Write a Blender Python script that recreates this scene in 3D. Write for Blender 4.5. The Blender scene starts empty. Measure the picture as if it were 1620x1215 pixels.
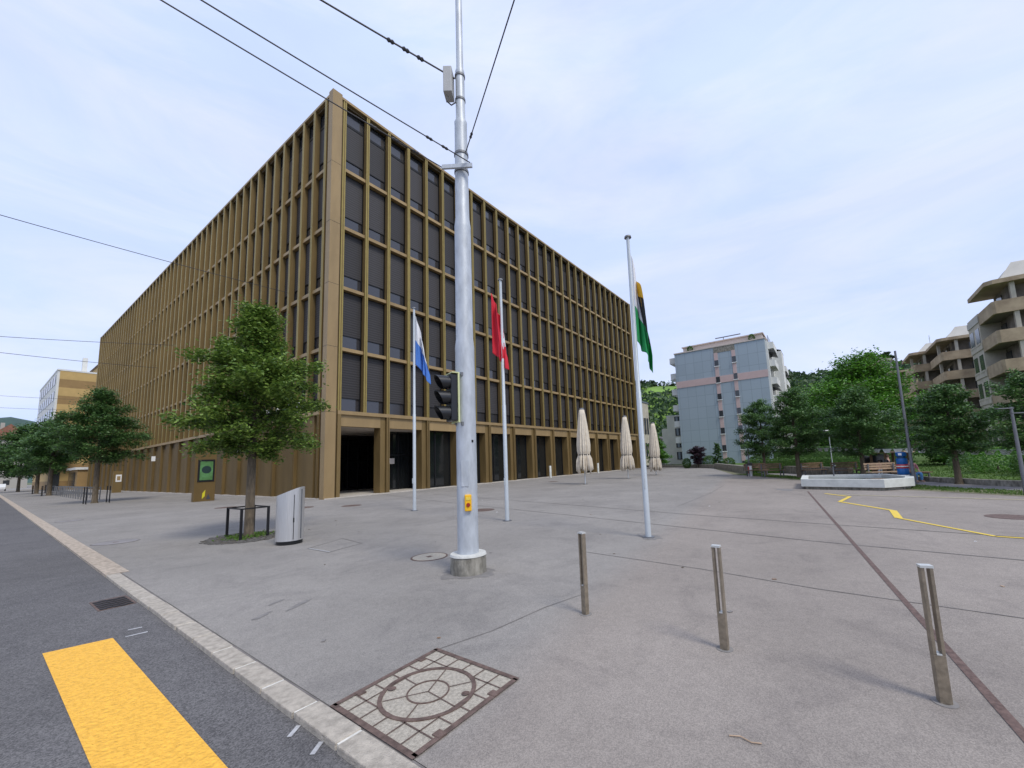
import bpy, math, random
import numpy as np
from mathutils import Vector, Matrix
random.seed(7)
R = math.radians
sc = bpy.context.scene
col = sc.collection

# ------------------------------------------------------------ camera
pitch, roll, yaw = .1198, .0403, -.959
cam_d = bpy.data.cameras.new('camera'); cam = bpy.data.objects.new('camera', cam_d); col.objects.link(cam)
rgt = Vector((math.cos(yaw), math.sin(yaw), 0)); fh = Vector((-math.sin(yaw), math.cos(yaw), 0)); zz = Vector((0, 0, 1))
fwd = fh*math.cos(pitch) + zz*math.sin(pitch); upv = -fh*math.sin(pitch) + zz*math.cos(pitch)
cx = rgt*math.cos(roll) - upv*math.sin(roll); cy = rgt*math.sin(roll) + upv*math.cos(roll); cz = -fwd
M = Matrix((cx, cy, cz)).transposed().to_4x4(); M.translation = Vector((-11.853, -23.591, 1.66))
cam.matrix_world = M
cam_d.sensor_width = 36; cam_d.lens = 641.667/1620*36
cam_d.shift_x = -47.59/1620; cam_d.shift_y = 44.82/1620
cam_d.clip_start = .05; cam_d.clip_end = 6000
sc.camera = cam

# ------------------------------------------------------------ sky, sun, exposure
SUN_EL, SUN_AZ = R(52), R(196)      # azimuth measured from +Y clockwise
w = bpy.data.worlds.new('World'); sc.world = w; w.use_nodes = True
nt = w.node_tree; N = nt.nodes; L = nt.links; N.clear()
wo = N.new('ShaderNodeOutputWorld'); bg = N.new('ShaderNodeBackground'); L.new(bg.outputs[0], wo.inputs[0])
sky = N.new('ShaderNodeTexSky'); sky.sky_type = 'NISHITA'; sky.sun_disc = False
sky.sun_elevation = SUN_EL; sky.sun_rotation = SUN_AZ; sky.air_density = 1.0; sky.dust_density = 1.0
tc = N.new('ShaderNodeTexCoord'); mp = N.new('ShaderNodeMapping'); mp.inputs['Scale'].default_value = (1, 1, 2.6)
L.new(tc.outputs['Generated'], mp.inputs[0])
n1 = N.new('ShaderNodeTexNoise'); n1.inputs['Scale'].default_value = 1.6; n1.inputs['Detail'].default_value = 7; n1.inputs['Roughness'].default_value = .55; n1.inputs['Distortion'].default_value = .5
L.new(mp.outputs[0], n1.inputs['Vector'])
cr = N.new('ShaderNodeValToRGB'); cr.color_ramp.elements[0].position = .36; cr.color_ramp.elements[1].position = .66
cr.color_ramp.elements[0].color = (.86, .86, .86, 1); cr.color_ramp.elements[1].color = (1, 1, 1, 1)
L.new(n1.outputs[0], cr.inputs[0])
mx = N.new('ShaderNodeMix'); mx.data_type = 'RGBA'
L.new(cr.outputs[0], mx.inputs[0]); L.new(sky.outputs[0], mx.inputs[6]); n2 = N.new('ShaderNodeTexNoise'); n2.inputs['Scale'].default_value = 2.3; n2.inputs['Detail'].default_value = 9; n2.inputs['Roughness'].default_value = .6; n2.inputs['Distortion'].default_value = .8
mp2 = N.new('ShaderNodeMapping'); mp2.inputs['Scale'].default_value = (1, .55, 3.2); mp2.inputs['Rotation'].default_value = (0, .25, .4); mp2.inputs['Location'].default_value = (.3, .7, .1)
L.new(tc.outputs['Generated'], mp2.inputs[0]); L.new(mp2.outputs[0], n2.inputs['Vector'])
cr2 = N.new('ShaderNodeValToRGB'); cr2.color_ramp.elements[0].position = .40; cr2.color_ramp.elements[1].position = .64
cr2.color_ramp.elements[0].color = (5.35/10, 6.4/10, 9.2/10, 1); cr2.color_ramp.elements[1].color = (6.35/10, 7.0/10, 9.2/10, 1)
L.new(n2.outputs[0], cr2.inputs[0]); vm = N.new('ShaderNodeVectorMath'); vm.operation = 'SCALE'; vm.inputs['Scale'].default_value = 10
L.new(cr2.outputs[0], vm.inputs[0]); L.new(vm.outputs[0], mx.inputs[7])
L.new(mx.outputs[2], bg.inputs[0]); bg.inputs[1].default_value = .105
sl = bpy.data.lights.new('sun', 'SUN'); so = bpy.data.objects.new('sun', sl); col.objects.link(so)
sl.energy = 1.9; sl.angle = R(17); sl.color = (1, .95, .86)
sd = Vector((math.sin(SUN_AZ)*math.cos(SUN_EL), math.cos(SUN_AZ)*math.cos(SUN_EL), math.sin(SUN_EL)))
so.rotation_euler = sd.to_track_quat('Z', 'Y').to_euler()
sc.view_settings.view_transform = 'Standard'; sc.view_settings.look = 'None'
sc.view_settings.exposure = 0.28; sc.view_settings.gamma = 1

# ------------------------------------------------------------ materials
MT = {}
def mat(name, c, rough=.6, metal=0., var=.0, vs=3., bump=0., bs=40., spec=.5, c2=None, trans=0, leaf=None, emit=0, streak=None, alpha=None):
    m = bpy.data.materials.new(name); m.use_nodes = True; MT[name] = m
    t = m.node_tree; n = t.nodes; b = n['Principled BSDF']
    b.inputs['Base Color'].default_value = (*c, 1); b.inputs['Roughness'].default_value = rough
    b.inputs['Metallic'].default_value = metal; b.inputs['Specular IOR Level'].default_value = spec
    co = n.new('ShaderNodeTexCoord')
    src = co.outputs['Object']
    if streak:
        q = n.new('ShaderNodeMapping'); q.inputs['Scale'].default_value = streak; t.links.new(src, q.inputs[0]); vsrc = q.outputs[0]
    else: vsrc = src
    if var or c2:
        z = n.new('ShaderNodeTexNoise'); z.inputs['Scale'].default_value = vs; z.inputs['Detail'].default_value = 6; z.inputs['Roughness'].default_value = .6
        t.links.new(vsrc, z.inputs['Vector'])
        r = n.new('ShaderNodeValToRGB'); r.color_ramp.elements[0].position = .35; r.color_ramp.elements[1].position = .65
        d = c2 or tuple(min(1, x*(1+var)) for x in c)
        a = c if c2 else tuple(x*(1-var) for x in c)
        r.color_ramp.elements[0].color = (*a, 1); r.color_ramp.elements[1].color = (*d, 1)
        t.links.new(z.outputs[0], r.inputs[0]); t.links.new(r.outputs[0], b.inputs['Base Color'])
    if leaf:
        g = n.new('ShaderNodeNewGeometry'); r = n.new('ShaderNodeValToRGB')
        r.color_ramp.elements[0].color = (*c, 1); r.color_ramp.elements[1].color = (*leaf, 1)
        t.links.new(g.outputs['Random Per Island'], r.inputs[0]); t.links.new(r.outputs[0], b.inputs['Base Color'])
        tr = n.new('ShaderNodeBsdfTranslucent'); t.links.new(r.outputs[0], tr.inputs[0])
        ms = n.new('ShaderNodeMixShader'); ms.inputs[0].default_value = .3
        t.links.new(b.outputs[0], ms.inputs[1]); t.links.new(tr.outputs[0], ms.inputs[2]); t.links.new(ms.outputs[0], n['Material Output'].inputs[0])
    if bump:
        z = n.new('ShaderNodeTexNoise'); z.inputs['Scale'].default_value = bs; z.inputs['Detail'].default_value = 3
        t.links.new(vsrc, z.inputs['Vector']); u = n.new('ShaderNodeBump'); u.inputs['Strength'].default_value = bump; u.inputs['Distance'].default_value = .02
        t.links.new(z.outputs[0], u.inputs['Height']); t.links.new(u.outputs[0], b.inputs['Normal'])
    if emit:
        b.inputs['Emission Color'].default_value = (*c, 1); b.inputs['Emission Strength'].default_value = emit
    return m

mat('bronze', (.190, .130, .052), .5, .2, .16, .9, .06, 8, spec=.3, streak=(1, 1, .25))
mat('bronze_panel', (.145, .096, .036), .62, .1, .16, .8, .05, 8, spec=.22, streak=(1, 1, .2))
mat('bronze_edge', (.30, .228, .065), .42, .35, .08, 2)
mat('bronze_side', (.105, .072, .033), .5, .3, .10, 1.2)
mat('bronze_pale', (.33, .228, .105), .52, .2, .10, 1.5, streak=(1, 1, .3))
mat('black_metal', (.012, .012, .013), .45, .3)
mat('dark_glass', (.012, .014, .015), .06, 0, spec=.8)
mat('sill_glass', (.035, .035, .04), .12, 0, spec=.9)
mat('dark_interior', (.02, .02, .02), .8, 0, .5, 1.5)
mat('soffit', (.62, .56, .5), .8)
mat('stone_plinth', (.46, .42, .36), .75, 0, .12, 4)
mat('galvanised', (.47, .50, .53), .5, .25, .14, 9, .08, 60, streak=(1, 1, .35))
mat('pole_paint', (.52, .56, .58), .35, .2, .04, 5)
mat('steel', (.66, .65, .63), .36, .8, .10, 20, .03, 30, streak=(6, 6, .12))
mat('bollard_metal', (.27, .225, .165), .45, .45, .22, 14, .1, 60)
mat('bollard_cap', (.62, .63, .6), .4, .4)
mat('concrete', (.34, .32, .27), .9, 0, .0, 9, .5, 50, c2=(.14, .13, .105), streak=(1, 1, .4))
mat('concrete_top', (.56, .56, .52), .85, 0, .1, 9, .2, 50)
mat('white_concrete', (.60, .61, .56), .8, 0, .10, 3, .1, 40)
mat('mortar', (.62, .60, .54), .9, 0, .15, 20)
mat('granite', (.42, .375, .31), .9, 0, .22, 14, .7, 90)
mat('granite_pink', (.44, .365, .285), .9, 0, .3, 11, .7, 90)
mat('yellow_paint', (.86, .46, .055), .75, 0, .13, 26, 1.0, 42)
mat('yellow_line', (.72, .52, .07), .8, 0, .15, 30, .2, 60)
mat('faded_yellow', (.50, .44, .24), .85, 0, .25, 6)
mat('white_paint', (.42, .42, .42), .8, 0, .2, 20)
mat('rust_steel', (.145, .095, .078), .75, .3, .3, 20, .3, 40)
mat('cast_iron', (.16, .11, .09), .7, .4, .3, 14, .4, 40)
mat('cover_fill', (.41, .37, .30), .9, 0, .22, 45, .6, 130)
mat('joint', (.16, .145, .133), .9, 0, .3, 3)
mat('stain_and_shade', (.20, .188, .176), .9, 0, .15, 10)  # dark ground tone, also used to paint contact shade at the poles
mat('cobble', (.12, .112, .10), .9, 0, .5, 30, 1, 60)
mat('soil', (.10, .085, .065), .95, 0, .3, 20, .8, 30)
mat('bark', (.115, .09, .06), .9, 0, .35, 14, 1, 35, streak=(1, 1, .25))
mat('leaf_street', (.055, .12, .02), .5, leaf=(.24, .35, .06))
mat('leaf_dark', (.035, .095, .026), .5, leaf=(.125, .235, .06))
mat('leaf_big', (.04, .14, .014), .5, leaf=(.15, .34, .035))
mat('leaf_hedge', (.035, .095, .015), .5, leaf=(.11, .22, .035))
mat('leaf_purple', (.025, .012, .02), .5, leaf=(.075, .04, .055))
mat('leaf_hill', (.024, .058, .022), .6, leaf=(.075, .13, .05))
mat('grass', (.07, .13, .02), .95, 0, .35, 1.2, .5, 30)
mat('blade', (.05, .12, .012), .7, leaf=(.13, .22, .035))
mat('dry_grass', (.16, .155, .085), .95, 0, .35, 2.5, .6, 30)
mat('field', (.15, .26, .04), .95, 0, .2, .05)
mat('gravel', (.24, .22, .185), .95, 0, .25, 6, .6, 40)
mat('path', (.24, .225, .22), .95, 0, .15, 2, .3, 60)
mat('earth', (.10, .12, .05), .95, 0, .3, .1)
mat('flag_white', (.72, .72, .74), .8); mat('flag_blue', (.07, .20, .58), .8); mat('flag_red', (.55, .012, .03), .8)
mat('flag_green', (.01, .26, .07), .8); mat('flag_black', (.02, .02, .022), .8); mat('flag_yellow', (.75, .42, .02), .8)
mat('canvas', (.62, .55, .44), .9, 0, .08, 5); mat('strap', (.06, .055, .05), .8)
mat('signal_black', (.012, .013, .015), .35); mat('signal_lime', (.60, .63, .33), .5); mat('lens_red', (.16, .008, .01), .25, emit=0)
mat('lens_amber', (.10, .045, .005), .25); mat('lens_green', (.005, .05, .025), .25)
mat('button_yellow', (.80, .44, .01), .4); mat('button_red', (.30, .02, .01), .4)
mat('cabinet', (.42, .42, .41), .6, .1, .06, 4); mat('wire', (.045, .045, .05), .6)
mat('wood', (.22, .14, .085), .8, 0, .25, 6, streak=(1, 1, 4)); mat('wood_pale', (.42, .30, .2), .8, 0, .15, 8)
mat('grey_steel', (.17, .175, .185), .55, .4, .1, 5)
mat('sign_white', (.80, .80, .78), .5); mat('sign_green', (.055, .14, .035), .4, 0, 0, 3, c2=(.10, .26, .09)); mat('sign_dark', (.012, .035, .03), .3)
mat('sign_yellow', (.62, .55, .02), .5); mat('sign_slate', (.05, .055, .075), .5)
mat('blue_plastic', (.006, .11, .36), .4); mat('blue_dark', (.005, .05, .13), .4); mat('red_plastic', (.5, .05, .05), .4)
mat('pink_panel', (.56, .415, .39), .7, 0, .04, 1); mat('roof_beige', (.58, .50, .44), .8)
mat('white_render', (.68, .68, .64), .8, 0, .05, .8)
mat('cream_render', (.62, .62, .50), .8, 0, .06, .8); mat('window_dark', (.028, .034, .038), .15, spec=.8); mat('curtain_grey', (.20, .24, .25), .6)
mat('brutal_band', (.30, .225, .145), .9, 0, .0, .9, .4, 12, c2=(.46, .36, .235))
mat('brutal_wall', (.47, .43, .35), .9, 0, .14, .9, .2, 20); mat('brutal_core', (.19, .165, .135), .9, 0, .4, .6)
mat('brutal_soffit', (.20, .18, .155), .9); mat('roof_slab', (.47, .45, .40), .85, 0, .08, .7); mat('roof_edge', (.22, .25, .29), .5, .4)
mat('ochre_light', (.50, .34, .13), .8, 0, .06, 1); mat('ochre_dark', (.30, .19, .075), .8, 0, .08, 1)
mat('roof_tile', (.22, .095, .06), .8, 0, .2, 2); mat('house_wall', (.36, .34, .30), .8); mat('slate_roof', (.16, .13, .11), .8, 0, .2, 1)
mat('car_white', (.65, .66, .66), .3); mat('tyre', (.02, .02, .02), .8)
mat('skin', (.5, .3, .22), .6); mat('cloth_dark', (.02, .02, .025), .9); mat('cloth_pink', (.55, .25, .27), .9); mat('cloth_blue', (.12, .3, .55), .9)
mat('hair', (.06, .035, .02), .8); mat('water', (.05, .06, .05), .05, spec=.6); mat('bunting', (.62, .64, .60), .8)

def nodes_of(m): return m.node_tree.nodes, m.node_tree.links, m.node_tree.nodes['Principled BSDF']
def asphalt(name, base, grain, scale=150., pink=None):
    m = mat(name, base, .93, spec=.25); n, l, b = nodes_of(m)
    co = n.new('ShaderNodeTexCoord')
    big = n.new('ShaderNodeTexNoise'); big.inputs['Scale'].default_value = .33; big.inputs['Detail'].default_value = 8; big.inputs['Roughness'].default_value = .62
    l.new(co.outputs['Object'], big.inputs['Vector'])
    r1 = n.new('ShaderNodeValToRGB'); r1.color_ramp.elements[0].position = .32; r1.color_ramp.elements[1].position = .68
    r1.color_ramp.elements[0].color = (*[x*.86 for x in base], 1); r1.color_ramp.elements[1].color = (*[x*1.08 for x in base], 1)
    l.new(big.outputs[0], r1.inputs[0]); out = r1.outputs[0]
    if pink:
        sp = n.new('ShaderNodeSeparateXYZ'); l.new(co.outputs['Object'], sp.inputs[0])
        ad = n.new('ShaderNodeMath'); ad.operation = 'MULTIPLY_ADD'; l.new(sp.outputs[1], ad.inputs[0]); ad.inputs[1].default_value = -1.6; ad.inputs[2].default_value = -31.6
        a2 = n.new('ShaderNodeMath'); a2.operation = 'MULTIPLY_ADD'; l.new(sp.outputs[0], a2.inputs[0]); a2.inputs[1].default_value = .22; l.new(ad.outputs[0], a2.inputs[2])
        a2.use_clamp = True
        mxx = n.new('ShaderNodeMix'); mxx.data_type = 'RGBA'; mxx.blend_type = 'MULTIPLY'
        l.new(a2.outputs[0], mxx.inputs[0]); l.new(out, mxx.inputs[6]); mxx.inputs[7].default_value = (*pink, 1); out = mxx.outputs[2]
    lg = n.new('ShaderNodeTexNoise'); lg.inputs['Scale'].default_value = 1.1; lg.inputs['Detail'].default_value = 5; lg.inputs['Roughness'].default_value = .7; lg.inputs['Distortion'].default_value = 1.2; l.new(co.outputs['Object'], lg.inputs['Vector'])
    r5 = n.new('ShaderNodeValToRGB'); r5.color_ramp.elements[0].position = .34; r5.color_ramp.elements[1].position = .52
    r5.color_ramp.elements[0].color = (.86, .86, .87, 1); r5.color_ramp.elements[1].color = (1, 1, 1, 1); l.new(lg.outputs[0], r5.inputs[0])
    m5 = n.new('ShaderNodeMix'); m5.data_type = 'RGBA'; m5.blend_type = 'MULTIPLY'; m5.inputs[0].default_value = 1
    l.new(out, m5.inputs[6]); l.new(r5.outputs[0], m5.inputs[7]); out = m5.outputs[2]
    vo = n.new('ShaderNodeTexVoronoi'); vo.inputs['Scale'].default_value = scale; l.new(co.outputs['Object'], vo.inputs['Vector'])
    bw = n.new('ShaderNodeSeparateColor'); l.new(vo.outputs['Color'], bw.inputs[0])
    r2 = n.new('ShaderNodeValToRGB'); r2.color_ramp.elements[0].color = (1-grain, 1-grain, 1-grain, 1); r2.color_ramp.elements[1].color = (1+grain, 1+grain*.95, 1+grain*.9, 1)
    l.new(bw.outputs[0], r2.inputs[0])
    m2 = n.new('ShaderNodeMix'); m2.data_type = 'RGBA'; m2.blend_type = 'MULTIPLY'; m2.inputs[0].default_value = 1
    l.new(out, m2.inputs[6]); l.new(r2.outputs[0], m2.inputs[7])
    fn = n.new('ShaderNodeTexNoise'); fn.inputs['Scale'].default_value = 9; fn.inputs['Detail'].default_value = 6; fn.inputs['Roughness'].default_value = .7; l.new(co.outputs['Object'], fn.inputs['Vector'])
    r3 = n.new('ShaderNodeValToRGB'); r3.color_ramp.elements[0].position = .3; r3.color_ramp.elements[1].position = .7
    r3.color_ramp.elements[0].color = (.92, .92, .92, 1); r3.color_ramp.elements[1].color = (1.06, 1.06, 1.06, 1); l.new(fn.outputs[0], r3.inputs[0])
    m3 = n.new('ShaderNodeMix'); m3.data_type = 'RGBA'; m3.blend_type = 'MULTIPLY'; m3.inputs[0].default_value = 1
    l.new(m2.outputs[2], m3.inputs[6]); l.new(r3.outputs[0], m3.inputs[7]); l.new(m3.outputs[2], b.inputs['Base Color'])
    bu = n.new('ShaderNodeBump'); bu.inputs['Strength'].default_value = .45; bu.inputs['Distance'].default_value = .004
    l.new(vo.outputs['Distance'], bu.inputs['Height']); l.new(bu.outputs[0], b.inputs['Normal'])
asphalt('plaza_asphalt', (.276, .259, .236), .22, 150, pink=(1.045, .99, .955))
asphalt('road_asphalt', (.135, .131, .130), .42, 110)

def ribbed(name, c, scale, axis='Z', depth=.6, dark=.55, rough=.6):
    m = mat(name, c, rough, .2); n, l, b = nodes_of(m)
    co = n.new('ShaderNodeTexCoord'); wv = n.new('ShaderNodeTexWave'); wv.wave_type = 'BANDS'; wv.bands_direction = axis
    wv.inputs['Scale'].default_value = scale; wv.inputs['Distortion'].default_value = .15; l.new(co.outputs['Object'], wv.inputs['Vector'])
    r = n.new('ShaderNodeValToRGB'); r.color_ramp.elements[0].color = (*[x*dark for x in c], 1); r.color_ramp.elements[1].color = (*c, 1)
    l.new(wv.outputs[0], r.inputs[0]); l.new(r.outputs[0], b.inputs['Base Color'])
    bu = n.new('ShaderNodeBump'); bu.inputs['Strength'].default_value = depth; bu.inputs['Distance'].default_value = .02
    l.new(wv.outputs[0], bu.inputs['Height']); l.new(bu.outputs[0], b.inputs['Normal'])
ribbed('blind', (.056, .052, .053), 2.0, 'Z', .3, .72)
_n, _l, _b = nodes_of(MT['blind']); _oi = _n.new('ShaderNodeObjectInfo'); _mr = _n.new('ShaderNodeMapRange'); _mr.inputs[3].default_value = .72; _mr.inputs[4].default_value = 1.25
_l.new(_oi.outputs['Random'], _mr.inputs[0]); _hs = _n.new('ShaderNodeHueSaturation'); _l.new(_mr.outputs[0], _hs.inputs['Value'])
_l.new(_b.inputs['Base Color'].links[0].from_socket, _hs.inputs['Color']); _l.new(_hs.outputs[0], _b.inputs['Base Color'])

def gridmat(name, c, w_, h_, mortar=.03, line=.75, var=.04):
    m = mat(name, c, .6); n, l, b = nodes_of(m)
    co = n.new('ShaderNodeTexCoord'); sp = n.new('ShaderNodeSeparateXYZ'); l.new(co.outputs['Object'], sp.inputs[0])
    sm = n.new('ShaderNodeMath'); sm.operation = 'ADD'; l.new(sp.outputs[0], sm.inputs[0]); l.new(sp.outputs[1], sm.inputs[1])
    cb = n.new('ShaderNodeCombineXYZ'); l.new(sm.outputs[0], cb.inputs[0]); l.new(sp.outputs[2], cb.inputs[1])
    br = n.new('ShaderNodeTexBrick'); br.offset = 0; br.inputs['Scale'].default_value = 1
    br.inputs['Brick Width'].default_value = w_; br.inputs['Row Height'].default_value = h_; br.inputs['Mortar Size'].default_value = mortar
    br.inputs['Color1'].default_value = (*[x*(1-var) for x in c], 1); br.inputs['Color2'].default_value = (*[x*(1+var) for x in c], 1)
    br.inputs['Mortar'].default_value = (*[x*line for x in c], 1); l.new(cb.outputs[0], br.inputs['Vector']); l.new(br.outputs[0], b.inputs['Base Color'])
gridmat('blue_panels', (.33, .395, .44), 1.42, 1.95)

for nm_ in ('bronze', 'bronze_edge', 'bronze_pale', 'bronze_panel'):
    _n, _l, _b = nodes_of(MT[nm_]); _oi = _n.new('ShaderNodeObjectInfo'); _mr = _n.new('ShaderNodeMapRange'); _mr.inputs[3].default_value = .9; _mr.inputs[4].default_value = 1.1
    _l.new(_oi.outputs['Random'], _mr.inputs[0]); _hs = _n.new('ShaderNodeHueSaturation'); _l.new(_mr.outputs[0], _hs.inputs['Value'])
    _l.new(_b.inputs['Base Color'].links[0].from_socket, _hs.inputs['Color']); _l.new(_hs.outputs[0], _b.inputs['Base Color'])

# ------------------------------------------------------------ helpers
def wloc(o):
    v = Vector((0, 0, 0))
    while o is not None: v += o.location; o = o.parent
    return v
class MB:
    def __init__(s): s.v = []; s.f = []; s.m = []
    def add(s, vs, fs, mi=0):
        k = len(s.v); s.v += [tuple(p) for p in vs]; s.f += [tuple(i+k for i in f) for f in fs]; s.m += [mi]*len(fs); return s
    def box(s, x0, y0, z0, x1, y1, z1, mi=0):
        x0, x1 = sorted((x0, x1)); y0, y1 = sorted((y0, y1)); z0, z1 = sorted((z0, z1))
        return s.add([(x0,y0,z0),(x1,y0,z0),(x1,y1,z0),(x0,y1,z0),(x0,y0,z1),(x1,y0,z1),(x1,y1,z1),(x0,y1,z1)],
              [(0,3,2,1),(4,5,6,7),(0,1,5,4),(1,2,6,5),(2,3,7,6),(3,0,4,7)], mi)
    def obox(s, c, ax, hx, hy, hz, mi=0, az=None):
        c = Vector(c); ax = Vector(ax).normalized(); az = Vector(az or (0, 0, 1)); ay = az.cross(ax).normalized(); az = ax.cross(ay)
        vs = [c+ax*hx*i+ay*hy*j+az*hz*k for k in (-1, 1) for i, j in ((-1,-1),(1,-1),(1,1),(-1,1))]
        return s.add(vs, [(0,3,2,1),(4,5,6,7),(0,1,5,4),(1,2,6,5),(2,3,7,6),(3,0,4,7)], mi)
    def tube(s, pts, rad, n=10, cap=True, mi=0):
        pts = [Vector(p) for p in pts]; k = len(pts)
        if not hasattr(rad, '__len__'): rad = [rad]*k
        vs = []; fs = []; prev = None
        for i, p in enumerate(pts):
            d = (pts[min(i+1, k-1)]-pts[max(i-1, 0)]).normalized()
            a = Vector((0, 0, 1)) if abs(d.z) < .9 else Vector((1, 0, 0))
            if prev is not None: a = prev
            x = (a-d*a.dot(d)).normalized(); prev = x; y = d.cross(x)
            vs += [p+(x*math.cos(2*math.pi*j/n)+y*math.sin(2*math.pi*j/n))*rad[i] for j in range(n)]
        for i in range(k-1):
            for j in range(n): fs.append((i*n+j, i*n+(j+1) % n, (i+1)*n+(j+1) % n, (i+1)*n+j))
        if cap: fs += [tuple(range(n-1, -1, -1)), tuple(range((k-1)*n, k*n))]
        return s.add(vs, fs, mi)
    def prism(s, poly, z0, z1, mi=0):
        n = len(poly); a = sum(poly[i][0]*poly[(i+1) % n][1]-poly[(i+1) % n][0]*poly[i][1] for i in range(n))
        if a < 0: poly = poly[::-1]
        vs = [(x, y, z0) for x, y in poly]+[(x, y, z1) for x, y in poly]
        return s.add(vs, [tuple(range(n-1, -1, -1)), tuple(range(n, 2*n))]+[(i, (i+1) % n, n+(i+1) % n, n+i) for i in range(n)], mi)
    def disc(s, x, y, z, r, n=28, mi=0, sy=1, rot=0):
        vs = []
        for i in range(n):
            a = 2*math.pi*i/n; px, py = r*math.cos(a), r*sy*math.sin(a)
            vs.append((x+px*math.cos(rot)-py*math.sin(rot), y+px*math.sin(rot)+py*math.cos(rot), z))
        return s.add(vs, [tuple(range(n))], mi)
    def ring(s, x, y, z, r0, r1, z1, n=40, mi=0):
        vs = []
        for i in range(n):
            c, d = math.cos(2*math.pi*i/n), math.sin(2*math.pi*i/n)
            vs += [(x+c*r0, y+d*r0, z1), (x+c*r1, y+d*r1, z1), (x+c*r1, y+d*r1, z), (x+c*r0, y+d*r0, z)]
        fs = []
        for i in range(n):
            a = 4*i; b_ = 4*((i+1) % n); fs += [(a, a+1, b_+1, b_), (a+1, a+2, b_+2, b_+1), (a, b_, b_+3, a+3)]
        return s.add(vs, fs, mi)
    def strip(s, p, q, w_, z, h=0, mi=0):
        p = Vector((*p, z)); q = Vector((*q, z)); d = (q-p).normalized(); n = Vector((-d.y, d.x, 0))*w_/2
        if h: return s.prism([(p-n)[:2], (q-n)[:2], (q+n)[:2], (p+n)[:2]], z-h, z, mi)
        return s.add([p-n, q-n, q+n, p+n], [(0, 1, 2, 3)], mi)
    def build(s, name, mats, parent=None, world=True, smooth=False, bevel=0):
        me = bpy.data.meshes.new(name); vs = s.v
        if world and parent is not None:
            o = wloc(parent); vs = [(a-o.x, b-o.y, c-o.z) for a, b, c in vs]
        me.from_pydata(vs, [], s.f)
        if isinstance(mats, str): mats = [mats]
        for m in mats: me.materials.append(MT[m])
        if len(mats) > 1: me.polygons.foreach_set('material_index', s.m)
        if smooth:
            me.polygons.foreach_set('use_smooth', [True]*len(me.polygons))
            me.set_sharp_from_angle(angle=R(40))
        me.update()
        ob = bpy.data.objects.new(name, me); col.objects.link(ob)
        if parent is not None: ob.parent = parent
        if bevel:
            b = ob.modifiers.new('bevel', 'BEVEL'); b.width = bevel; b.segments = 2; b.limit_method = 'ANGLE'
        return ob
def tag(o, label=None, cat=None, group=None, kind=None):
    if label: o['label'] = label
    if cat: o['category'] = cat
    if group: o['group'] = group
    if kind: o['kind'] = kind
    return o
def thing(name, label, cat, loc=(0, 0, 0), rz=0, group=None):
    o = bpy.data.objects.new(name, None); col.objects.link(o); o.location = loc; o.rotation_euler = (0, 0, rz)
    o.empty_display_size = .3
    return tag(o, label, cat, group)
def copy_tree(o, parent=None, loc=None, label=None):
    c = o.copy(); col.objects.link(c)
    if parent is not None: c.parent = parent
    if loc is not None: c.location = loc
    if label: c['label'] = label
    for ch in list(o.children): copy_tree(ch, c)
    return c
def structure(o): o['kind'] = 'structure'; return o

# ------------------------------------------------------------ ground
KX = lambda y: -10.38+.0163*(y+18)        # kerb line
g = MB(); S = 3000
g.add([(-S, -S, -.6), (S, -S, -.6), (S, S, -.6), (-S, S, -.6)], [(0, 1, 2, 3)]); structure(g.build('terrain', 'earth'))
g = MB(); ys = [-60, -20, 0, 60, 160, 320]
for a, b in zip(ys[:-1], ys[1:]):
    g.add([(KX(a)-15, a, -.035), (KX(a)+.02, a, -.035), (KX(b)+.02, b, -.035), (KX(b)-15, b, -.035)], [(0, 1, 2, 3)])
structure(g.build('road', 'road_asphalt'))
# plaza sheet with the park edge cut away
g = MB()
g.add([(KX(-60)+.19, -60, 0), (5.2, -60, 0), (6.2, -29.2, 0), (9.2, -26.0, 0), (16.8, -21.4, 0), (23.2, -17.3, 0), (39.3, -12.2, 0), (44.5, -8, 0), (52, 2, 0), (100, 8, 0), (100, 320, 0), (KX(320)+.34, 320, 0), (KX(-13.1)+.27, -13.12, 0), (KX(-13.1)+.19, -13.16, 0)], [tuple(range(14))])
structure(g.build('plaza', 'plaza_asphalt'))
# far side pavement beyond the road
g = MB()
g.add([(KX(-60)-40, -60, .04), (KX(-60)-15, -60, .04), (KX(320)-15, 320, .04), (KX(320)-40, 320, .04)], [(0, 1, 2, 3)]); structure(g.build('far_pavement', 'path'))
# kerb: separate granite stones near, a wide pink strip beyond
g = MB(); y = -40.
while y < -13.2:
    l_ = .60+random.uniform(-.06, .06); y2 = min(y+l_, -13.15)
    x0, x1 = KX(y), KX(y2); j = random.uniform(-.004, .004)
    g.prism([(x0+j, y+.011), (x0+.17+j, y+.011), (x1+.17+j, y2-.011), (x1+j, y2-.011)], -.1, .010+random.uniform(-.003, .003)); y = y2
structure(g.build('kerb', 'granite', bevel=.008))
structure(MB().prism([(KX(-40)+.012, -40), (KX(-40)+.165, -40), (KX(-13.2)+.165, -13.2), (KX(-13.2)+.012, -13.2)], -.1, .004).build('kerb_mortar', 'mortar'))
g = MB(); g.prism([(KX(-13.15), -13.14), (KX(-13.15)+.29, -13.14), (KX(-5)+.28, -5), (KX(-5), -5)], -.1, .008)
g.prism([(KX(-5), -4.99), (KX(-5)+.28, -4.99), (KX(300)+.36, 300), (KX(300), 300)], -.1, .008)
structure(g.build('wide_kerb', 'granite_pink'))
g = MB(); g.prism([(KX(-40)+.163, -40), (KX(-40)+.186, -40), (KX(-13.2)+.186, -13.2), (KX(-13.2)+.163, -13.2)], -.05, .001); structure(g.build('kerb_joint', 'joint'))
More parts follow.
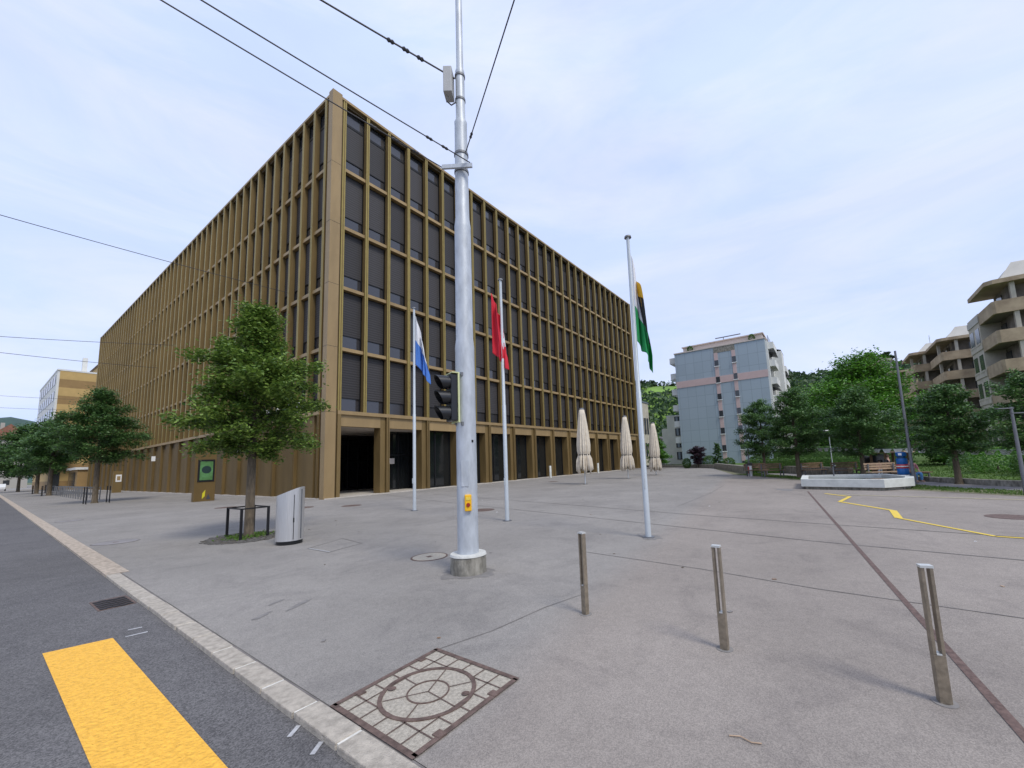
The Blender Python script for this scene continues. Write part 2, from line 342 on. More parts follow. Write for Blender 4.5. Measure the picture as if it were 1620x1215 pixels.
# pavement seams and channel
g = MB()
for line, w_ in (([(3.2, -1.2), (.87, -8.92), (-1.13, -16.91), (-2.74, -23.24), (-3.5, -28), (-5, -36)], .04), ([(4.0, -4.5), (1.35, -15.38), (.08, -20.1), (-.55, -23.2), (-1.2, -27), (-2, -33)], .04),
                 ([(-5.25, -19.77), (-5.51, -21.85), (-5.81, -23.3), (-6.0, -25.5)], .017), ([(-9.24, -20.50), (-8.68, -20.66), (-7.9, -20.75), (-7.3, -20.9)], .009), ([(1.7, -19.29), (6.5, -19.2), (11.46, -18.79)], .03),
                 ([(-7.47, -14.24), (-7.46, -15.1), (-6.6, -14.85), (-6.45, -13.75), (-7.47, -14.24)], .018), ([(3.5, -5.6), (8, -7.6), (13.5, -8)], .02)):
    for p, q in zip(line[:-1], line[1:]): g.strip(p, q, w_, .0045)
structure(g.build('pavement_joint', 'joint'))
g = MB(); g.strip((8.05, -22.67), (-5.0, -23.99), .06, .005); g.strip((-5.0, -23.99), (-8.9, -24.39), .06, .005)
tag(g.build('drainage_channel', 'rust_steel'), 'long thin rust coloured steel channel running across the plaza to the fountain', 'drain')
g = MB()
for x, y, a, b, r in ((-9.72, -17.99, .14, .035, .5), (-9.3, -17.97, .20, .04, .5), (-9.42, -17.6, .12, .03, .4), (-7.22, -18.84, .40, .38, 0), (-3.45, -20.3, .35, .2, .8), (8.9, -21.8, .6, .3, .4)):  # blobs at the pole feet are painted contact shade, the others stains
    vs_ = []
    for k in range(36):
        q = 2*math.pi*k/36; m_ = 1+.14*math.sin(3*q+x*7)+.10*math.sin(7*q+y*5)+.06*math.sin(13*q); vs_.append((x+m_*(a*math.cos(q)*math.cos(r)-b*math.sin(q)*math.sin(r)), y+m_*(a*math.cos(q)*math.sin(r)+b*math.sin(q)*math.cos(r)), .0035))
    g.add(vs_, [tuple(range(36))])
structure(g.build('stain_and_contact_shade', 'stain_and_shade'))
tag(MB().strip((-7.46, -14.27), (-7.44, -15.1), .03, .008).build('paint_mark', 'white_paint'), 'short white painted dash on the grey asphalt below the steel bin', 'road marking')

# road markings (each a separate sheet)
g = MB(); g.add([(-11.27, -17.02, -.031), (-11.30, -22.2, -.031), (-10.86, -22.2, -.031), (-10.80, -17.13, -.031)], [(0, 1, 2, 3)])
tag(g.build('crossing_bar', 'yellow_paint'), 'broad yellow painted crossing bar on the dark road at the kerb', 'road marking')
yl = [(7.18, -23.25), (6.04, -23.98), (4.29, -23.66), (2.33, -24.77)]
g = MB()
for p, q in zip(yl[:-1], yl[1:]): g.strip(p, q, .11, .009)
g.strip((2.33, -24.77), (.87, -24.73), .15, .0095)
for p, q in zip([(.87, -24.73), (-1.13, -25.84)], [(-1.13, -25.84), (-1.5, -28.5)]): g.strip(p, q, .085, .009)
tag(g.build('zigzag_line', 'yellow_line'), 'bright yellow zigzag line painted on the plaza in front of the white fountain', 'road marking')
tag(MB().strip((6.74, -23.7), (4.9, -31.5), .08, .013).build('faded_line', 'faded_yellow'), 'faded pale yellow line on the plaza running right from the zigzag line', 'road marking')
for i, (a, b) in enumerate((((-10.55, -17.0), (-10.66, -16.97)), ((-10.55, -17.25), (-10.72, -17.22)))):
    tag(MB().strip(a, b, .035, -.030).build('paint_mark', 'white_paint'), ['thin white dash on the dark road beside the kerb, nearer the gully grate', 'thin white dash on the dark road beside the kerb, nearer the yellow bar'][i], 'road marking', 'white dashes on the road')
for i, (a, b) in enumerate((((-10.43, -20.50), (-10.52, -20.57)), ((-10.43, -20.8), (-10.52, -20.87)))):
    tag(MB().strip(a, b, .03, -.030).build('paint_mark', 'white_paint'), ['white dash on the road beside the kerb, farther of the two at the bottom edge', 'white dash on the road beside the kerb, closest to the viewer at the bottom edge'][i], 'road marking', 'white dashes on the road')

# square manhole with round lid
def lerp(a, b, t): return tuple(a[i]+(b[i]-a[i])*t for i in range(len(a)))
c4 = [(-9.26, -20.50), (-9.28, -21.44), (-10.24, -21.46), (-10.22, -20.55)]
def mq(u, v): return lerp(lerp(c4[0], c4[1], u), lerp(c4[3], c4[2], u), v)
mc = mq(.5, .5)
t = thing('access_cover', 'large square paved manhole cover with a round lid set in it, by the kerb', 'manhole cover', (*mc, 0))
g = MB(); g.prism([mq(0, 0), mq(1, 0), mq(1, 1), mq(0, 1)], -.02, .004); g.build('paving_infill', 'cover_fill', t)
g = MB()
for a, b in (((-.02, 0), (1.02, 0)), ((1, 0), (1, 1)), ((1.02, 1), (-.02, 1)), ((0, 1), (0, 0))): g.strip(mq(*a), mq(*b), .042, .010)
g.build('outer_frame', 'cast_iron', t)
g = MB(); rr = .335
for k in range(1, 6):
    q = k/6
    for fl in (0, 1):
        segs = [(0, 1)]
        if k in (2, 3, 4):
            hw = math.sqrt(max(0, rr**2-((q-.5)*.95)**2))/.95; segs = [(0, .5-hw), (.5+hw, 1)] if k != 3 else [(0, .5-hw), (.5+hw, 1)]
        for a, b in segs: g.strip(mq(*((a, q) if fl else (q, a))), mq(*((b, q) if fl else (q, b))), .011, .0085)
g.build('paving_grid', 'cast_iron', t)
lid = MB().ring(mc[0], mc[1], .004, rr-.015, rr+.015, .0115, 56).build('round_lid_rim', 'cast_iron', t)
g = MB(); g.ring(mc[0], mc[1], .004, .145, .155, .0105, 40)
for k in range(6):
    a = R(60*k+25); r0 = 0 if k % 2 == 0 else .15
    g.strip((mc[0]+r0*math.cos(a), mc[1]+r0*math.sin(a)), (mc[0]+(rr-.02)*math.cos(a), mc[1]+(rr-.02)*math.sin(a)), .009, .0085+.0005*(k % 2))
g.build('lid_pattern', 'cast_iron', lid)
for u, v in ((.02, .2), (.02, .8), (.98, .25), (.98, .78)):
    p = mq(u, v); MB().box(p[0]-.03, p[1]-.035, .0, p[0]+.03, p[1]+.035, .0125).build('lifting_socket', 'cast_iron', t)
for a in (R(115), R(295)):
    p = (mc[0]+.29*math.cos(a), mc[1]+.29*math.sin(a)); MB().disc(*p, .0122, .03, 16).build('lifting_socket', 'cast_iron', lid)

# round manholes
def manhole(x, y, r, label, mm='cast_iron', fill='cast_iron'):
    t = thing('manhole_cover', label, 'manhole cover', (x, y, 0), 0, 'round manhole covers on the plaza')
    MB().ring(0, 0, 0, r-.03, r, .0075, 36).build('rim', mm, t, world=False)
    g = MB(); g.disc(0, 0, .0062, r-.03, 36); g.build('lid', fill, t, world=False)
    g = MB(); g.box(-.05, -.05, 0, .05, .05, .0085); g.build('lifting_socket', 'cast_iron', t, world=False)
manhole(-6.80, -17.39, .33, 'round concrete filled manhole cover left of the big tram pole', 'cast_iron', 'cover_fill')
manhole(-.97, -13.15, .44, 'rust brown round manhole cover just right of the big pole', 'cast_iron')
manhole(-1.55, -5.58, .42, 'dark round manhole cover in front of the open corner arcade')
manhole(-2.8, -3.76, .42, 'dark round manhole cover just right of the steel bin')
manhole(-4.19, 1.24, .45, 'dark round manhole cover seen left of the nearest tree trunk')
manhole(-9.42, -8.1, .46, 'pale round manhole cover between the kerb and the nearest tree', 'joint', 'path')
manhole(1.77, -26.74, .42, 'dark round manhole cover at the right edge by the yellow line')
manhole(15.45, -5.24, .4, 'round manhole cover left of the nearest closed umbrella')
manhole(-9.2, 2.2, .40, 'pale round manhole cover near the kerb below the second tree', 'joint', 'path')

# road gully grate
t = thing('gully_grate', 'dark iron gully grate in the road against the kerb', 'drain', (-10.52, -15.35, -.035))
MB().box(-10.72, -15.68, -.045, -10.36, -15.02, -.029).build('frame', 'cast_iron', t)
g = MB()
for k in range(5):
    yy = -15.66+k*.12
    for j in range(5):
        x0 = -10.70+j*.062; g.box(x0, yy+.02*math.sin(j*1.6), -.04, x0+.064, yy+.07+.02*math.sin(j*1.6), -.022)
g.build('grate_bars', 'black_metal', t)

# ------------------------------------------------------------ main office building (corner at the origin)
BX, BY, X0, Y0 = 1.6395, 1.5027, .786, .858
FL = [5.02, 8.965, 12.88, 16.86, 20.84]; TOP = 25.73; NX, NY = 28, 50
XE, YE = X0+NX*BX+.25, Y0+NY*BY+.3
ob = thing('office_building', 'large bronze clad office block with deep vertical fins over the plaza corner', 'building')
FW, FD = .215, .33
# core
g = MB()
g.box(.60, .60, 5.1, XE-.1, YE-.1, TOP-.35)
g.box(.9, 9.0, 0, XE-.1, YE-.1, 5.1); g.box(7.75, 1.05, 0, XE-.1, 9.0, 5.1)
g.build('core_wall', 'dark_interior', ob)
MB().box(.14, .14, TOP-.34, XE-.02, YE-.02, TOP-.06).build('roof', 'bronze_side', ob)
g = MB(); g.box(.0, -.02, TOP-.17, XE+.02, .14, TOP); g.box(-.02, .14, TOP-.17, .14, YE+.02, TOP); g.build('roof_fascia', 'bronze_pale', ob)
# corner column
g = MB(); g.box(-.06, -.06, 0, .56, .10, TOP+.10); g.box(-.06, .10, 0, .10, .42, TOP+.10); g.build('corner_column', 'bronze_pale', ob)
g = MB(); g.box(.56, .06, .0, .70, .6, TOP-.02); g.box(.06, .42, 0, .6, .74, TOP-.02); g.build('corner_recess', 'bronze_side', ob)
g = MB()
for z in FL: g.box(-.064, -.064, z-.008, .563, .1, z+.008); g.box(-.064, .1, z-.008, .1, .423, z+.008)
g.build('column_joint', 'black_metal', ob)
# fin prototypes
def fin_bm(z0, z1):
    a = MB(); h = FW/2
    a.box(-h, .02, z0, h, FD, z1, 1)
    a.box(-h, 0, z0, -.028, .02, z1, 0); a.box(.028, 0, z0, h, .02, z1, 0)
    return a
f0 = fin_bm(FL[0]+.12, TOP-.17).build('fin', ['bronze_edge', 'bronze'], ob, world=False); f0.location = (X0, 0, 0)
for i in range(1, NX+1):
    f = f0.copy(); col.objects.link(f); f.parent = ob; f.location = (X0+i*BX, 0, 0)
for i in range(0, NY+1):
    f = f0.copy(); col.objects.link(f); f.parent = ob; f.location = (-.03, Y0+i*BY, 0); f.rotation_euler = (0, 0, -math.pi/2); f.scale = (1, 1.03, 1)
# floor ledges
for k, z in enumerate(FL):
    d = -.035 if k == 0 else .10
    zt, zb = (z+.12, z-.10) if k == 0 else (z+.10, z-.11)
    g = MB(); g.box(X0-.1, d, zb, XE, .42, zt); g.build('floor_ledge', 'bronze_pale', ob)
    g = MB(); g.box(d, Y0-.1, zb, .42, YE, zt); g.build('floor_ledge', 'bronze_pale', ob)
# windows
def win_meshes(W, z0, z1, top):
    H = z1-z0; a = W/2; out = {}
    g = MB(); g.box(-a, .40, z0, -a+.05, .50, z1); g.box(a-.05, .40, z0, a, .50, z1); g.box(-a+.05, .40, z0, a-.05, .50, z0+.05); g.box(-a+.05, .40, z1-.06, a-.05, .50, z1)
    zs = z0+.86; g.box(-a+.05, .41, zs-.03, a-.05, .50, zs+.02)
    if top: g.box(-a+.05, .38, z1-1.12, a-.05, .50, z1-.96)
    out['frame'] = g
    g = MB(); g.box(-a+.05, .46, z0+.05, a-.05, .48, zs-.03); out['sill_pane'] = g
    zt = z1-1.12 if top else z1-.06
    g = MB(); g.box(-a+.05, .405, zs+.02, a-.05, .43, zt); out['blind'] = g
    if top:
        g = MB(); g.box(-a+.05, .46, z1-.96, a-.05, .48, z1-.06); out['transom_pane'] = g
    return out
def mk_window(W, z0, z1, top):
    d = win_meshes(W, z0, z1, top)
    fr = d['frame'].build('window', 'black_metal', ob, world=False)
    d['sill_pane'].build('glass_pane', 'sill_glass', fr, world=False)
    d['blind'].build('blind', 'blind', fr, world=False)
    if top: d['transom_pane'].build('glass_pane', 'sill_glass', fr, world=False)
    return fr
WW = BX-FW
protos = []
for k in range(5):
    z0 = FL[k]+.11; z1 = (FL[k+1]-.12) if k < 4 else TOP-.35
    protos.append(mk_window(WW, z0, z1, k == 4))
used = [False]*5
def put(k, loc, rz, sx):
    if not used[k]: o = protos[k]; used[k] = True
    else: o = copy_tree(protos[k], ob)
    o.location = loc; o.rotation_euler = (0, 0, rz); o.scale = (sx, 1, 1)
for i in range(14):
    for k in range(5): put(k, (X0+(i+.5)*BX, 0, 0), 0, 1)
for i in range(6):
    for k in range(5): put(k, (-.09, Y0+(i+.5)*BY, 0), -math.pi/2, (BY-FW)/WW)
# the remaining, smaller-looking windows as one part
rest = [MB(), MB(), MB()]
for k in range(5):
    z0 = FL[k]+.11; z1 = (FL[k+1]-.12) if k < 4 else TOP-.35
    for side, rng in ((0, range(14, NX)), (1, range(6, NY))):
        W = (BX if side == 0 else BY)-FW; d = win_meshes(W, z0, z1, k == 4)
        for i in rng:
            for nm, mb in d.items():
                mi = {'frame': 0, 'sill_pane': 1, 'transom_pane': 1, 'blind': 2}[nm]
                if side == 0: vs = [(x+X0+(i+.5)*BX, y, z) for x, y, z in mb.v]
                else: vs = [(y-.09, Y0+(i+.5)*BY-x, z) for x, y, z in mb.v]
                rest[0].add(vs, mb.f, mi)
o = rest[0].build('window', ['black_metal', 'sill_glass', 'blind'], ob); o['kind'] = 'stuff'
# ground floor, plaza side
DX = 2*BX; n_ = NX//2
colp = MB(); colp.box(-FW/2, -.03, .06, -.028, FD, 4.92, 0); colp.box(.028, -.03, .06, FW/2, FD, 4.92, 0); colp.box(-.028, 0, .06, .028, FD, 4.92, 1)
colp.box(-.50, .10, .06, -FW/2-.04, .80, 4.92, 2); colp.box(-FW/2-.04, .2, .06, -FW/2, .6, 4.92, 1)
c0 = colp.build('ground_column', ['bronze', 'bronze_side', 'bronze'], ob, world=False); c0.location = (X0+DX, 0, 0)
for i in range(2, n_+1):
    c = c0.copy(); col.objects.link(c); c.parent = ob; c.location = (X0+DX*i, 0, 0)
cc = MB().box(-FW/2, -.03, .06, FW/2, .5, 4.92).build('ground_column', 'bronze', ob, world=False); cc.location = (X0, 0, 0)
lp = MB().box(FW/2, .10, 4.22, DX-.50, .45, 4.92)
lp.build('lintel', 'bronze_pale', ob, world=False).location = (X0, 0, 0)
l0 = ob.children[-1]
for ch in ob.children:
    if ch.name.startswith('lintel'): l0 = ch
for i in range(1, n_):
    c = l0.copy(); col.objects.link(c); c.parent = ob; c.location = (X0+DX*i, 0, 0)
pl = MB(); pl.box(-.02, -.10, -.1, XE, .5, .055); pl.box(-.10, .5, -.1, .5, YE, .055); pl.box(.5, .5, -.1, 7.75, 9, .05); pl.build('stone_plinth', 'stone_plinth', ob)
MB().box(.5, .45, 4.24, 7.75, 9, 4.72).build('arcade_ceiling', 'soffit', ob)
# arcade interior: dark glazed back walls with doors
g = MB(); g.box(.95, 6.9, .05, 7.75, 7.0, 4.62); g.build('arcade_glass', 'dark_glass', ob)
g = MB()
for x in np.arange(1.0, 7.7, .84): g.box(x, 6.84, .05, x+.05, 6.9, 4.62)
for z in (2.35, 3.5): g.box(1.0, 6.85, z, 7.7, 6.9, z+.06)
g.build('arcade_frame', 'black_metal', ob)
g = MB(); g.box(4.75, 2.4, .05, 7.7, 2.5, 4.62); g.build('entrance_glass', 'dark_glass', ob)
g = MB()
for x in (4.72, 5.6, 6.5, 7.4): g.box(x, 2.33, .05, x+.06, 2.4, 4.62)
g.box(4.72, 2.34, 2.5, 7.6, 2.4, 2.58); g.build('entrance_frame', 'black_metal', ob)
for p in ((5.75, 2.3, 1.9, 6.15, 2.32, 2.3),): MB().box(*p).build('notice', 'soffit', ob)
for i in range(2, n_):
    x0 = X0+DX*i+FW/2; x1 = X0+DX*(i+1)-.5
    d = MB().box(x0, .84, .055, x1, .88, 4.6).build('ground_window', 'dark_glass', ob)
    g = MB()
    for xx in (x0, x0+(x1-x0)*.42, x1-.09): g.box(xx, .78, .055, xx+.09, .84, 4.5)
    g.box(x0, .785, 4.4, x1, .84, 4.6); g.box(x0, .79, .055, x1, .84, .17); g.build('frame', 'black_metal', d)
# ground floor, street side: solid bronze panels and fins
DY = 2*BY
for i in range(0, NY//2):
    y0 = Y0+DY*i
    g = MB()
    g.box(-.03, y0-FW/2, .06, FD, y0-.028, 4.92, 0); g.box(-.03, y0+.028, .06, FD, y0+FW/2, 4.92, 0); g.box(0, y0-.028, .06, FD, y0+.028, 4.92, 1)
    g.build('ground_fin', ['bronze_panel', 'bronze_side'], ob)
    yg = y0+FW/2+(.50 if i == 0 else .14)
    g = MB(); g.box(.06, yg, .06, .66, yg+1.25, 4.92); g.box(.16, yg+1.25, .06, .66, y0+DY-FW/2, 4.45)
    if i: g.box(.50, y0+FW/2, .06, .7, yg, 4.5)
    g.build('ground_panel', 'bronze_panel', ob)
g = MB(); g.box(.22, Y0+DY, 4.3, .66, YE-.3, 4.92); g.build('street_lintel', 'bronze_side', ob)
MB().box(-.06, YE-.15, 0, .66, YE+.1, TOP).build('end_post', 'bronze', ob); MB().box(XE-.1, -.06, 0, XE+.12, .66, TOP).build('end_post', 'bronze', ob)

# lettering on the street facade
def text_mesh(body, size, depth):
    cu = bpy.data.curves.new('txt', 'FONT'); cu.body = body; cu.size = size; cu.extrude = depth; cu.align_x = 'CENTER'
    o = bpy.data.objects.new('txt', cu); col.objects.link(o); dg = bpy.context.evaluated_depsgraph_get(); dg.update()
    me = bpy.data.meshes.new_from_object(o.evaluated_get(dg)); bpy.data.objects.remove(o); return me
for i, ch in enumerate('HAUS'):
    me = text_mesh(ch, .92, .04); me.name = 'letter'; me.materials.append(MT['sign_white'])
    o = bpy.data.objects.new('facade_letter', me); col.objects.link(o)
    o.location = (-.12, 7.55-i*1.46, 5.28); o.rotation_euler = (math.pi/2, 0, -math.pi/2)
    tag(o, 'white capital letter %s standing off the bronze street facade behind the nearest tree' % ch, 'letter', 'white facade lettering')
for y_, z_, s_ in ((11.4, 3.1, .42), (34.5, 3.3, .5)):
    t = thing('wall_light', 'small white box projecting from the facade ' + ('above the poster totem' if y_ < 20 else 'near the second street tree'), 'wall sign', (-.3, y_, z_), 0, 'white boxes projecting from the street facade')
    MB().box(-.30, -.04, 0, 0, .04, s_).build('panel', 'sign_white', t, world=False); MB().box(0, -.015, s_*.4, .3, .015, s_*.5).build('bracket', 'grey_steel', t, world=False)

# totems
t = thing('information_totem', 'tall bronze totem with a black framed green poster screen and yellow mark', 'totem', (-2.9, 9.2, 0))
MB().box(-3.48, 9.05, 0, -2.40, 9.45, 3.55).build('body', 'bronze_panel', t, bevel=.01)
MB().box(-3.34, 9.02, 1.22, -2.48, 9.05, 2.62).build('screen_frame', 'black_metal', t)
s_ = MB().box(-3.24, 9.005, 1.33, -2.58, 9.02, 2.50).build('screen', 'sign_green', t)
g = MB(); n = 28
g.add([(-2.91+.25*math.cos(2*math.pi*k/n), 9.0, 1.98+.24*math.sin(2*math.pi*k/n)) for k in range(n)], [tuple(range(n))]); g.build('dark_oval', 'sign_dark', s_)
g = MB(); g.add([(-3.06, 9.04, .15), (-2.92, 9.04, .32), (-2.90, 9.04, .72), (-3.05, 9.04, .50)], [(0, 1, 2, 3)]); g.build('yellow_emblem', 'sign_yellow', t)
g = MB(); g.add([(-2.86, 9.04, .12), (-2.62, 9.04, .12), (-2.74, 9.04, .45)], [(0, 1, 2)]); g.build('slate_emblem', 'sign_slate', t)
t = thing('notice_stele', 'low bronze stele with a white framed notice beside the street facade', 'totem', (-1.3, 45, 0))
MB().box(-1.75, 45, 0, -.98, 45.35, 2.5).build('body', 'bronze', t); MB().box(-1.52, 44.97, 1.25, -1.04, 45, 2.08).build('notice_frame', 'sign_white', t); MB().box(-1.42, 44.955, 1.42, -1.14, 44.97, 1.90).build('notice_sheet', 'bronze_pale', t)

# ------------------------------------------------------------ tram pole with signal
PXY = Vector((-7.21, -18.82)); px_, py_ = PXY
t = thing('tram_pole', 'tall grey steel overhead line pole stepped in thickness on a round concrete foot', 'pole', (px_, py_, 0))
tube = lambda prof: [((px_, py_, z), r) for z, r in prof]
pr_ = [(.28, .163), (3.50, .156), (3.56, .158), (3.72, .141), (5.66, .136), (5.70, .138), (5.86, .118), (7.62, .108), (7.68, .112), (7.74, .083), (8.66, .079), (8.70, .082), (8.76, .062), (12.5, .055)]
MB().tube([(px_, py_, z) for z, r in pr_], [r for z, r in pr_], 40).build('shaft', 'galvanised', t, smooth=True)
def foot(cx_, cy_, r, h):
    a = MB(); n = 40; vs = []
    prof = [(r*1.0, 0), (r*1.01, h*.3), (r*1.0, h-.02), (r*.985, h)]
    for rad, z in prof:
        for k in range(n):
            q = 2*math.pi*k/n; rr2 = rad*(1+.015*math.sin(5*q+z*20)+.01*math.sin(11*q)); vs.append((cx_+rr2*math.cos(q), cy_+rr2*math.sin(q), z))
    fs = [(i*n+k, i*n+(k+1) % n, (i+1)*n+(k+1) % n, (i+1)*n+k) for i in range(3) for k in range(n)]
    a.add(vs, fs); return a
ft = foot(px_, py_, .272, .27).build('foot', 'concrete', t, smooth=True)
MB().tube([(px_, py_, .262), (px_, py_, .292)], [.282, .272], 40).build('foot_cap', 'concrete_top', ft)
for z in (6.72, 7.05, 8.12, 8.6):
    r = .125 if z < 7.6 else .092
    MB().tube([(px_, py_, z-.02), (px_, py_, z+.02)], r, 28).build('clamp_band', 'grey_steel', t)
g = MB(); g.obox((px_-.16, py_-.06, 6.72), (.55, -.83, 0), .26, .02, .035); g.build('bracket', 'galvanised', t)
g = MB(); g.obox((px_-.035, py_-.15, 2.02), (-.72, .7, 0), .03, .005, .02); g.build('name_plate', 'black_metal', t)
g = MB(); g.obox((px_-.128, py_-.09, 1.52), (.57, -.82, 0), .055, .012, .20); g.build('access_hatch', 'galvanised', t)
tag(g.build if False else t, None)
# control cabinet
t = thing('pole_cabinet', 'grey sheet metal cabinet strapped high up on the tram pole', 'cabinet', (px_-.16, py_+.13, 8.15))
MB().obox((px_-.145, py_+.135, 8.42), (-.57, .82, 0), .075, .12, .25).build('box', 'cabinet', t, bevel=.01)
g = MB(); g.tube([(px_-.2, py_+.1, 8.12), (px_-.22, py_+.1, 8.0), (px_-.16, py_+.06, 7.95), (px_-.08, py_+.03, 8.05)], .012, 8); g.build('cable', 'wire', t)
# traffic signal
sdir = Vector((-.93, .36, 0)).normalized(); sside = Vector((-sdir.y, sdir.x, 0))
sc_ = Vector((px_, py_, 2.72)) + sdir*.235
t = thing('traffic_light', 'black three lens traffic light with pale lime back board fixed to the tram pole', 'traffic light', (sc_.x, sc_.y, 2.3))
MB().obox(sc_, sdir, .055, .125, .375).build('housing', 'signal_black', t, bevel=.015)
g = MB(); g.obox(sc_-sdir*.062, sdir, .012, .15, .40); g.obox(sc_+Vector((0, 0, .392))-sdir*.01, sdir, .06, .15, .008); g.build('back_board', 'signal_lime', t)
for k, (ln) in enumerate(('lens_red', 'lens_amber', 'lens_green')):
    c = sc_+sdir*.055+Vector((0, 0, .245-.245*k))
    ls = MB().tube([c, c+sdir*.012, c+sdir*.02], [.098, .092, .05], 24).build('lens', ln, t, smooth=True)
    # visor: open tunnel, longer on top
    a = MB(); n = 28; vs = []; fs = []
    for j in range(n+1):
        q = R(-62)+R(304)*j/n; ca, sa = math.cos(q), math.sin(q)
        dep = .10+.125*(sa*.5+.5)
        for rr2 in (.112, .106):
            for s2 in (0, 1): vs.append(c+sside*ca*rr2+Vector((0, 0, sa*rr2))+sdir*(dep*s2))
    for j in range(n):
        a0, b0 = 4*j, 4*(j+1); fs += [(a0, b0, b0+1, a0+1), (a0+2, a0+3, b0+3, b0+2), (a0+1, b0+1, b0+3, a0+3)]
    a.add(vs, fs); a.build('visor', 'signal_black', t, smooth=True)
for z in (2.30, 3.10):
    g = MB(); g.tube([sc_-sdir*.05+Vector((0, 0, z-2.72)), (px_-.1, py_+.02, z)], .018, 8); g.obox((px_-.12, py_-.05, z), sdir, .03, .04, .03); g.build('mounting_arm', 'grey_steel', t)
# push button
bd = Vector((-.655, -.755, 0)).normalized(); bc = Vector((px_, py_, 1.07))+bd*.185
t = thing('push_button_box', 'yellow pedestrian push button box with red button on the tram pole', 'push button', (bc.x, bc.y, .95))
MB().obox(bc-bd*.0, bd, .032, .052, .125).build('case', 'button_yellow', t, bevel=.012)
g = MB(); g.tube([bc+bd*.03-Vector((0, 0, .03)), bc+bd*.047-Vector((0, 0, .03))], [.032, .027], 20); g.build('button', 'button_red', t, smooth=True)
MB().obox(bc+bd*.034+Vector((0, 0, .065)), bd, .004, .035, .025).build('arrow_plate', 'yellow_line', t)

# ------------------------------------------------------------ overhead wires
def wire(p, q, r, sag, label, ins=(), n=24):
    p, q = Vector(p), Vector(q); pts = []
    for i in range(n+1):
        s = i/n; v = p.lerp(q, s); v.z -= sag*4*s*(1-s); pts.append(v)
    t = thing('overhead_wire', label, 'wire', p)
    MB().tube(pts, r, 6).build('cable', 'wire', t)
    for s in ins:
        v = p.lerp(q, s); v.z -= sag*4*s*(1-s); d = (q-p).normalized()
        MB().tube([v-d*.06, v-d*.03, v, v+d*.03, v+d*.06], [r*1.3, r*2.6, r*1.7, r*2.6, r*1.3], 10).build('insulator', 'wire', t, smooth=True)
def ext(p, q, k): p, q = Vector(p), Vector(q); return tuple(p+(q-p)*k)
A1 = (px_-.30, py_+.16, 6.72); A2 = (px_-.03, py_-.24, 6.78)
wire(A1, ext(A1, (-10.9, -18.03, 7.0), 4), .009, .10, 'left of the two thin wires meeting at the tram pole bracket, crossing the building corner', (.035, .06, .085))
wire(A2, ext(A2, (-10.64, -18.38, 7.0), 4), .009, .10, 'right of the two thin wires meeting at the tram pole bracket, above the roof line', (.035, .055))
A3 = (px_-.07, py_+.06, 8.55); wire(A3, ext(A3, (-9.14, -17.93, 8.9), 6), .014, .12, 'thick cable running up left from the grey cabinet on the pole', (.05, .07, .09))
A4 = (px_, py_-.11, 7.06); wire(A4, ext(A4, (-8.32, -20.93, 7.4), 5), .009, .05, 'thin wire running up right from the tram pole into the sky', (.03,))
wire((-.05, 5.57, 13.79), ext((-.05, 5.57, 13.79), (-11.8, 2.9, 12.7), 1.9), .016, .25, 'uppermost thin span wire from the street facade to the left edge')
wire((-.05, 31.54, 15.31), ext((-.05, 31.54, 15.31), (-11.1, 29.5, 13.5), 1.9), .02, .25, 'span wire with a joint, second from the top at the left edge', (.72,))
wire((-.05, 37.44, 13.85), ext((-.05, 37.44, 13.85), (-10.9, 32., 12.7), 1.9), .02, .25, 'third span wire from the top at the left edge')
wire((-.9, 90.5, 16.6), (-24, 84, 16.2), .022, .4, 'fourth span wire down, ending at the ochre building')
wire((-.9, 90.5, 14.6), (-24, 84, 14.2), .022, .4, 'lowest span wire, ending at the ochre building', (.7,))

# ------------------------------------------------------------ bollards
def bollard(x, y, label, slotdir, h=.862):
    t = thing('bollard', label, 'bollard', (x, y, 0), 0, 'slotted bronze bollards in the foreground')
    d = Vector((*slotdir, 0)).normalized()       # direction across the two prongs
    n = Vector((-d.y, d.x, 0)); o = Vector((x, y, 0))
    MB().obox(o+Vector((0, 0, .15)), d, .033, .026, .15).build('base', 'bollard_metal', t, bevel=.003)
    for s in (-1, 1): MB().obox(o+d*s*.0235+Vector((0, 0, .58)), d, .0095, .026, .28).build('prong', 'bollard_metal', t, bevel=.002)
    MB().obox(o+Vector((0, 0, h-.006)), d, .036, .028, .008).build('cap', 'bollard_cap', t)
    MB().obox(o+Vector((0, 0, .303)), d, .014, .027, .004).build('slot_floor', 'bollard_cap', t)
    MB().ring(0, 0, 0, .035, .068, .004, 24).build('ground_ring', 'stain_and_shade', t, world=False)
bollard(-7.85, -21.25, 'slotted bronze bollard left of the other two, seen edge on', (-.30, -1))
bollard(-7.97, -22.68, 'slotted bronze bollard, middle of the three with its slot showing', (-.06, -1))
bollard(-8.06, -24.03, 'slotted bronze bollard farthest right, beside the rust coloured channel', (.25, -1))

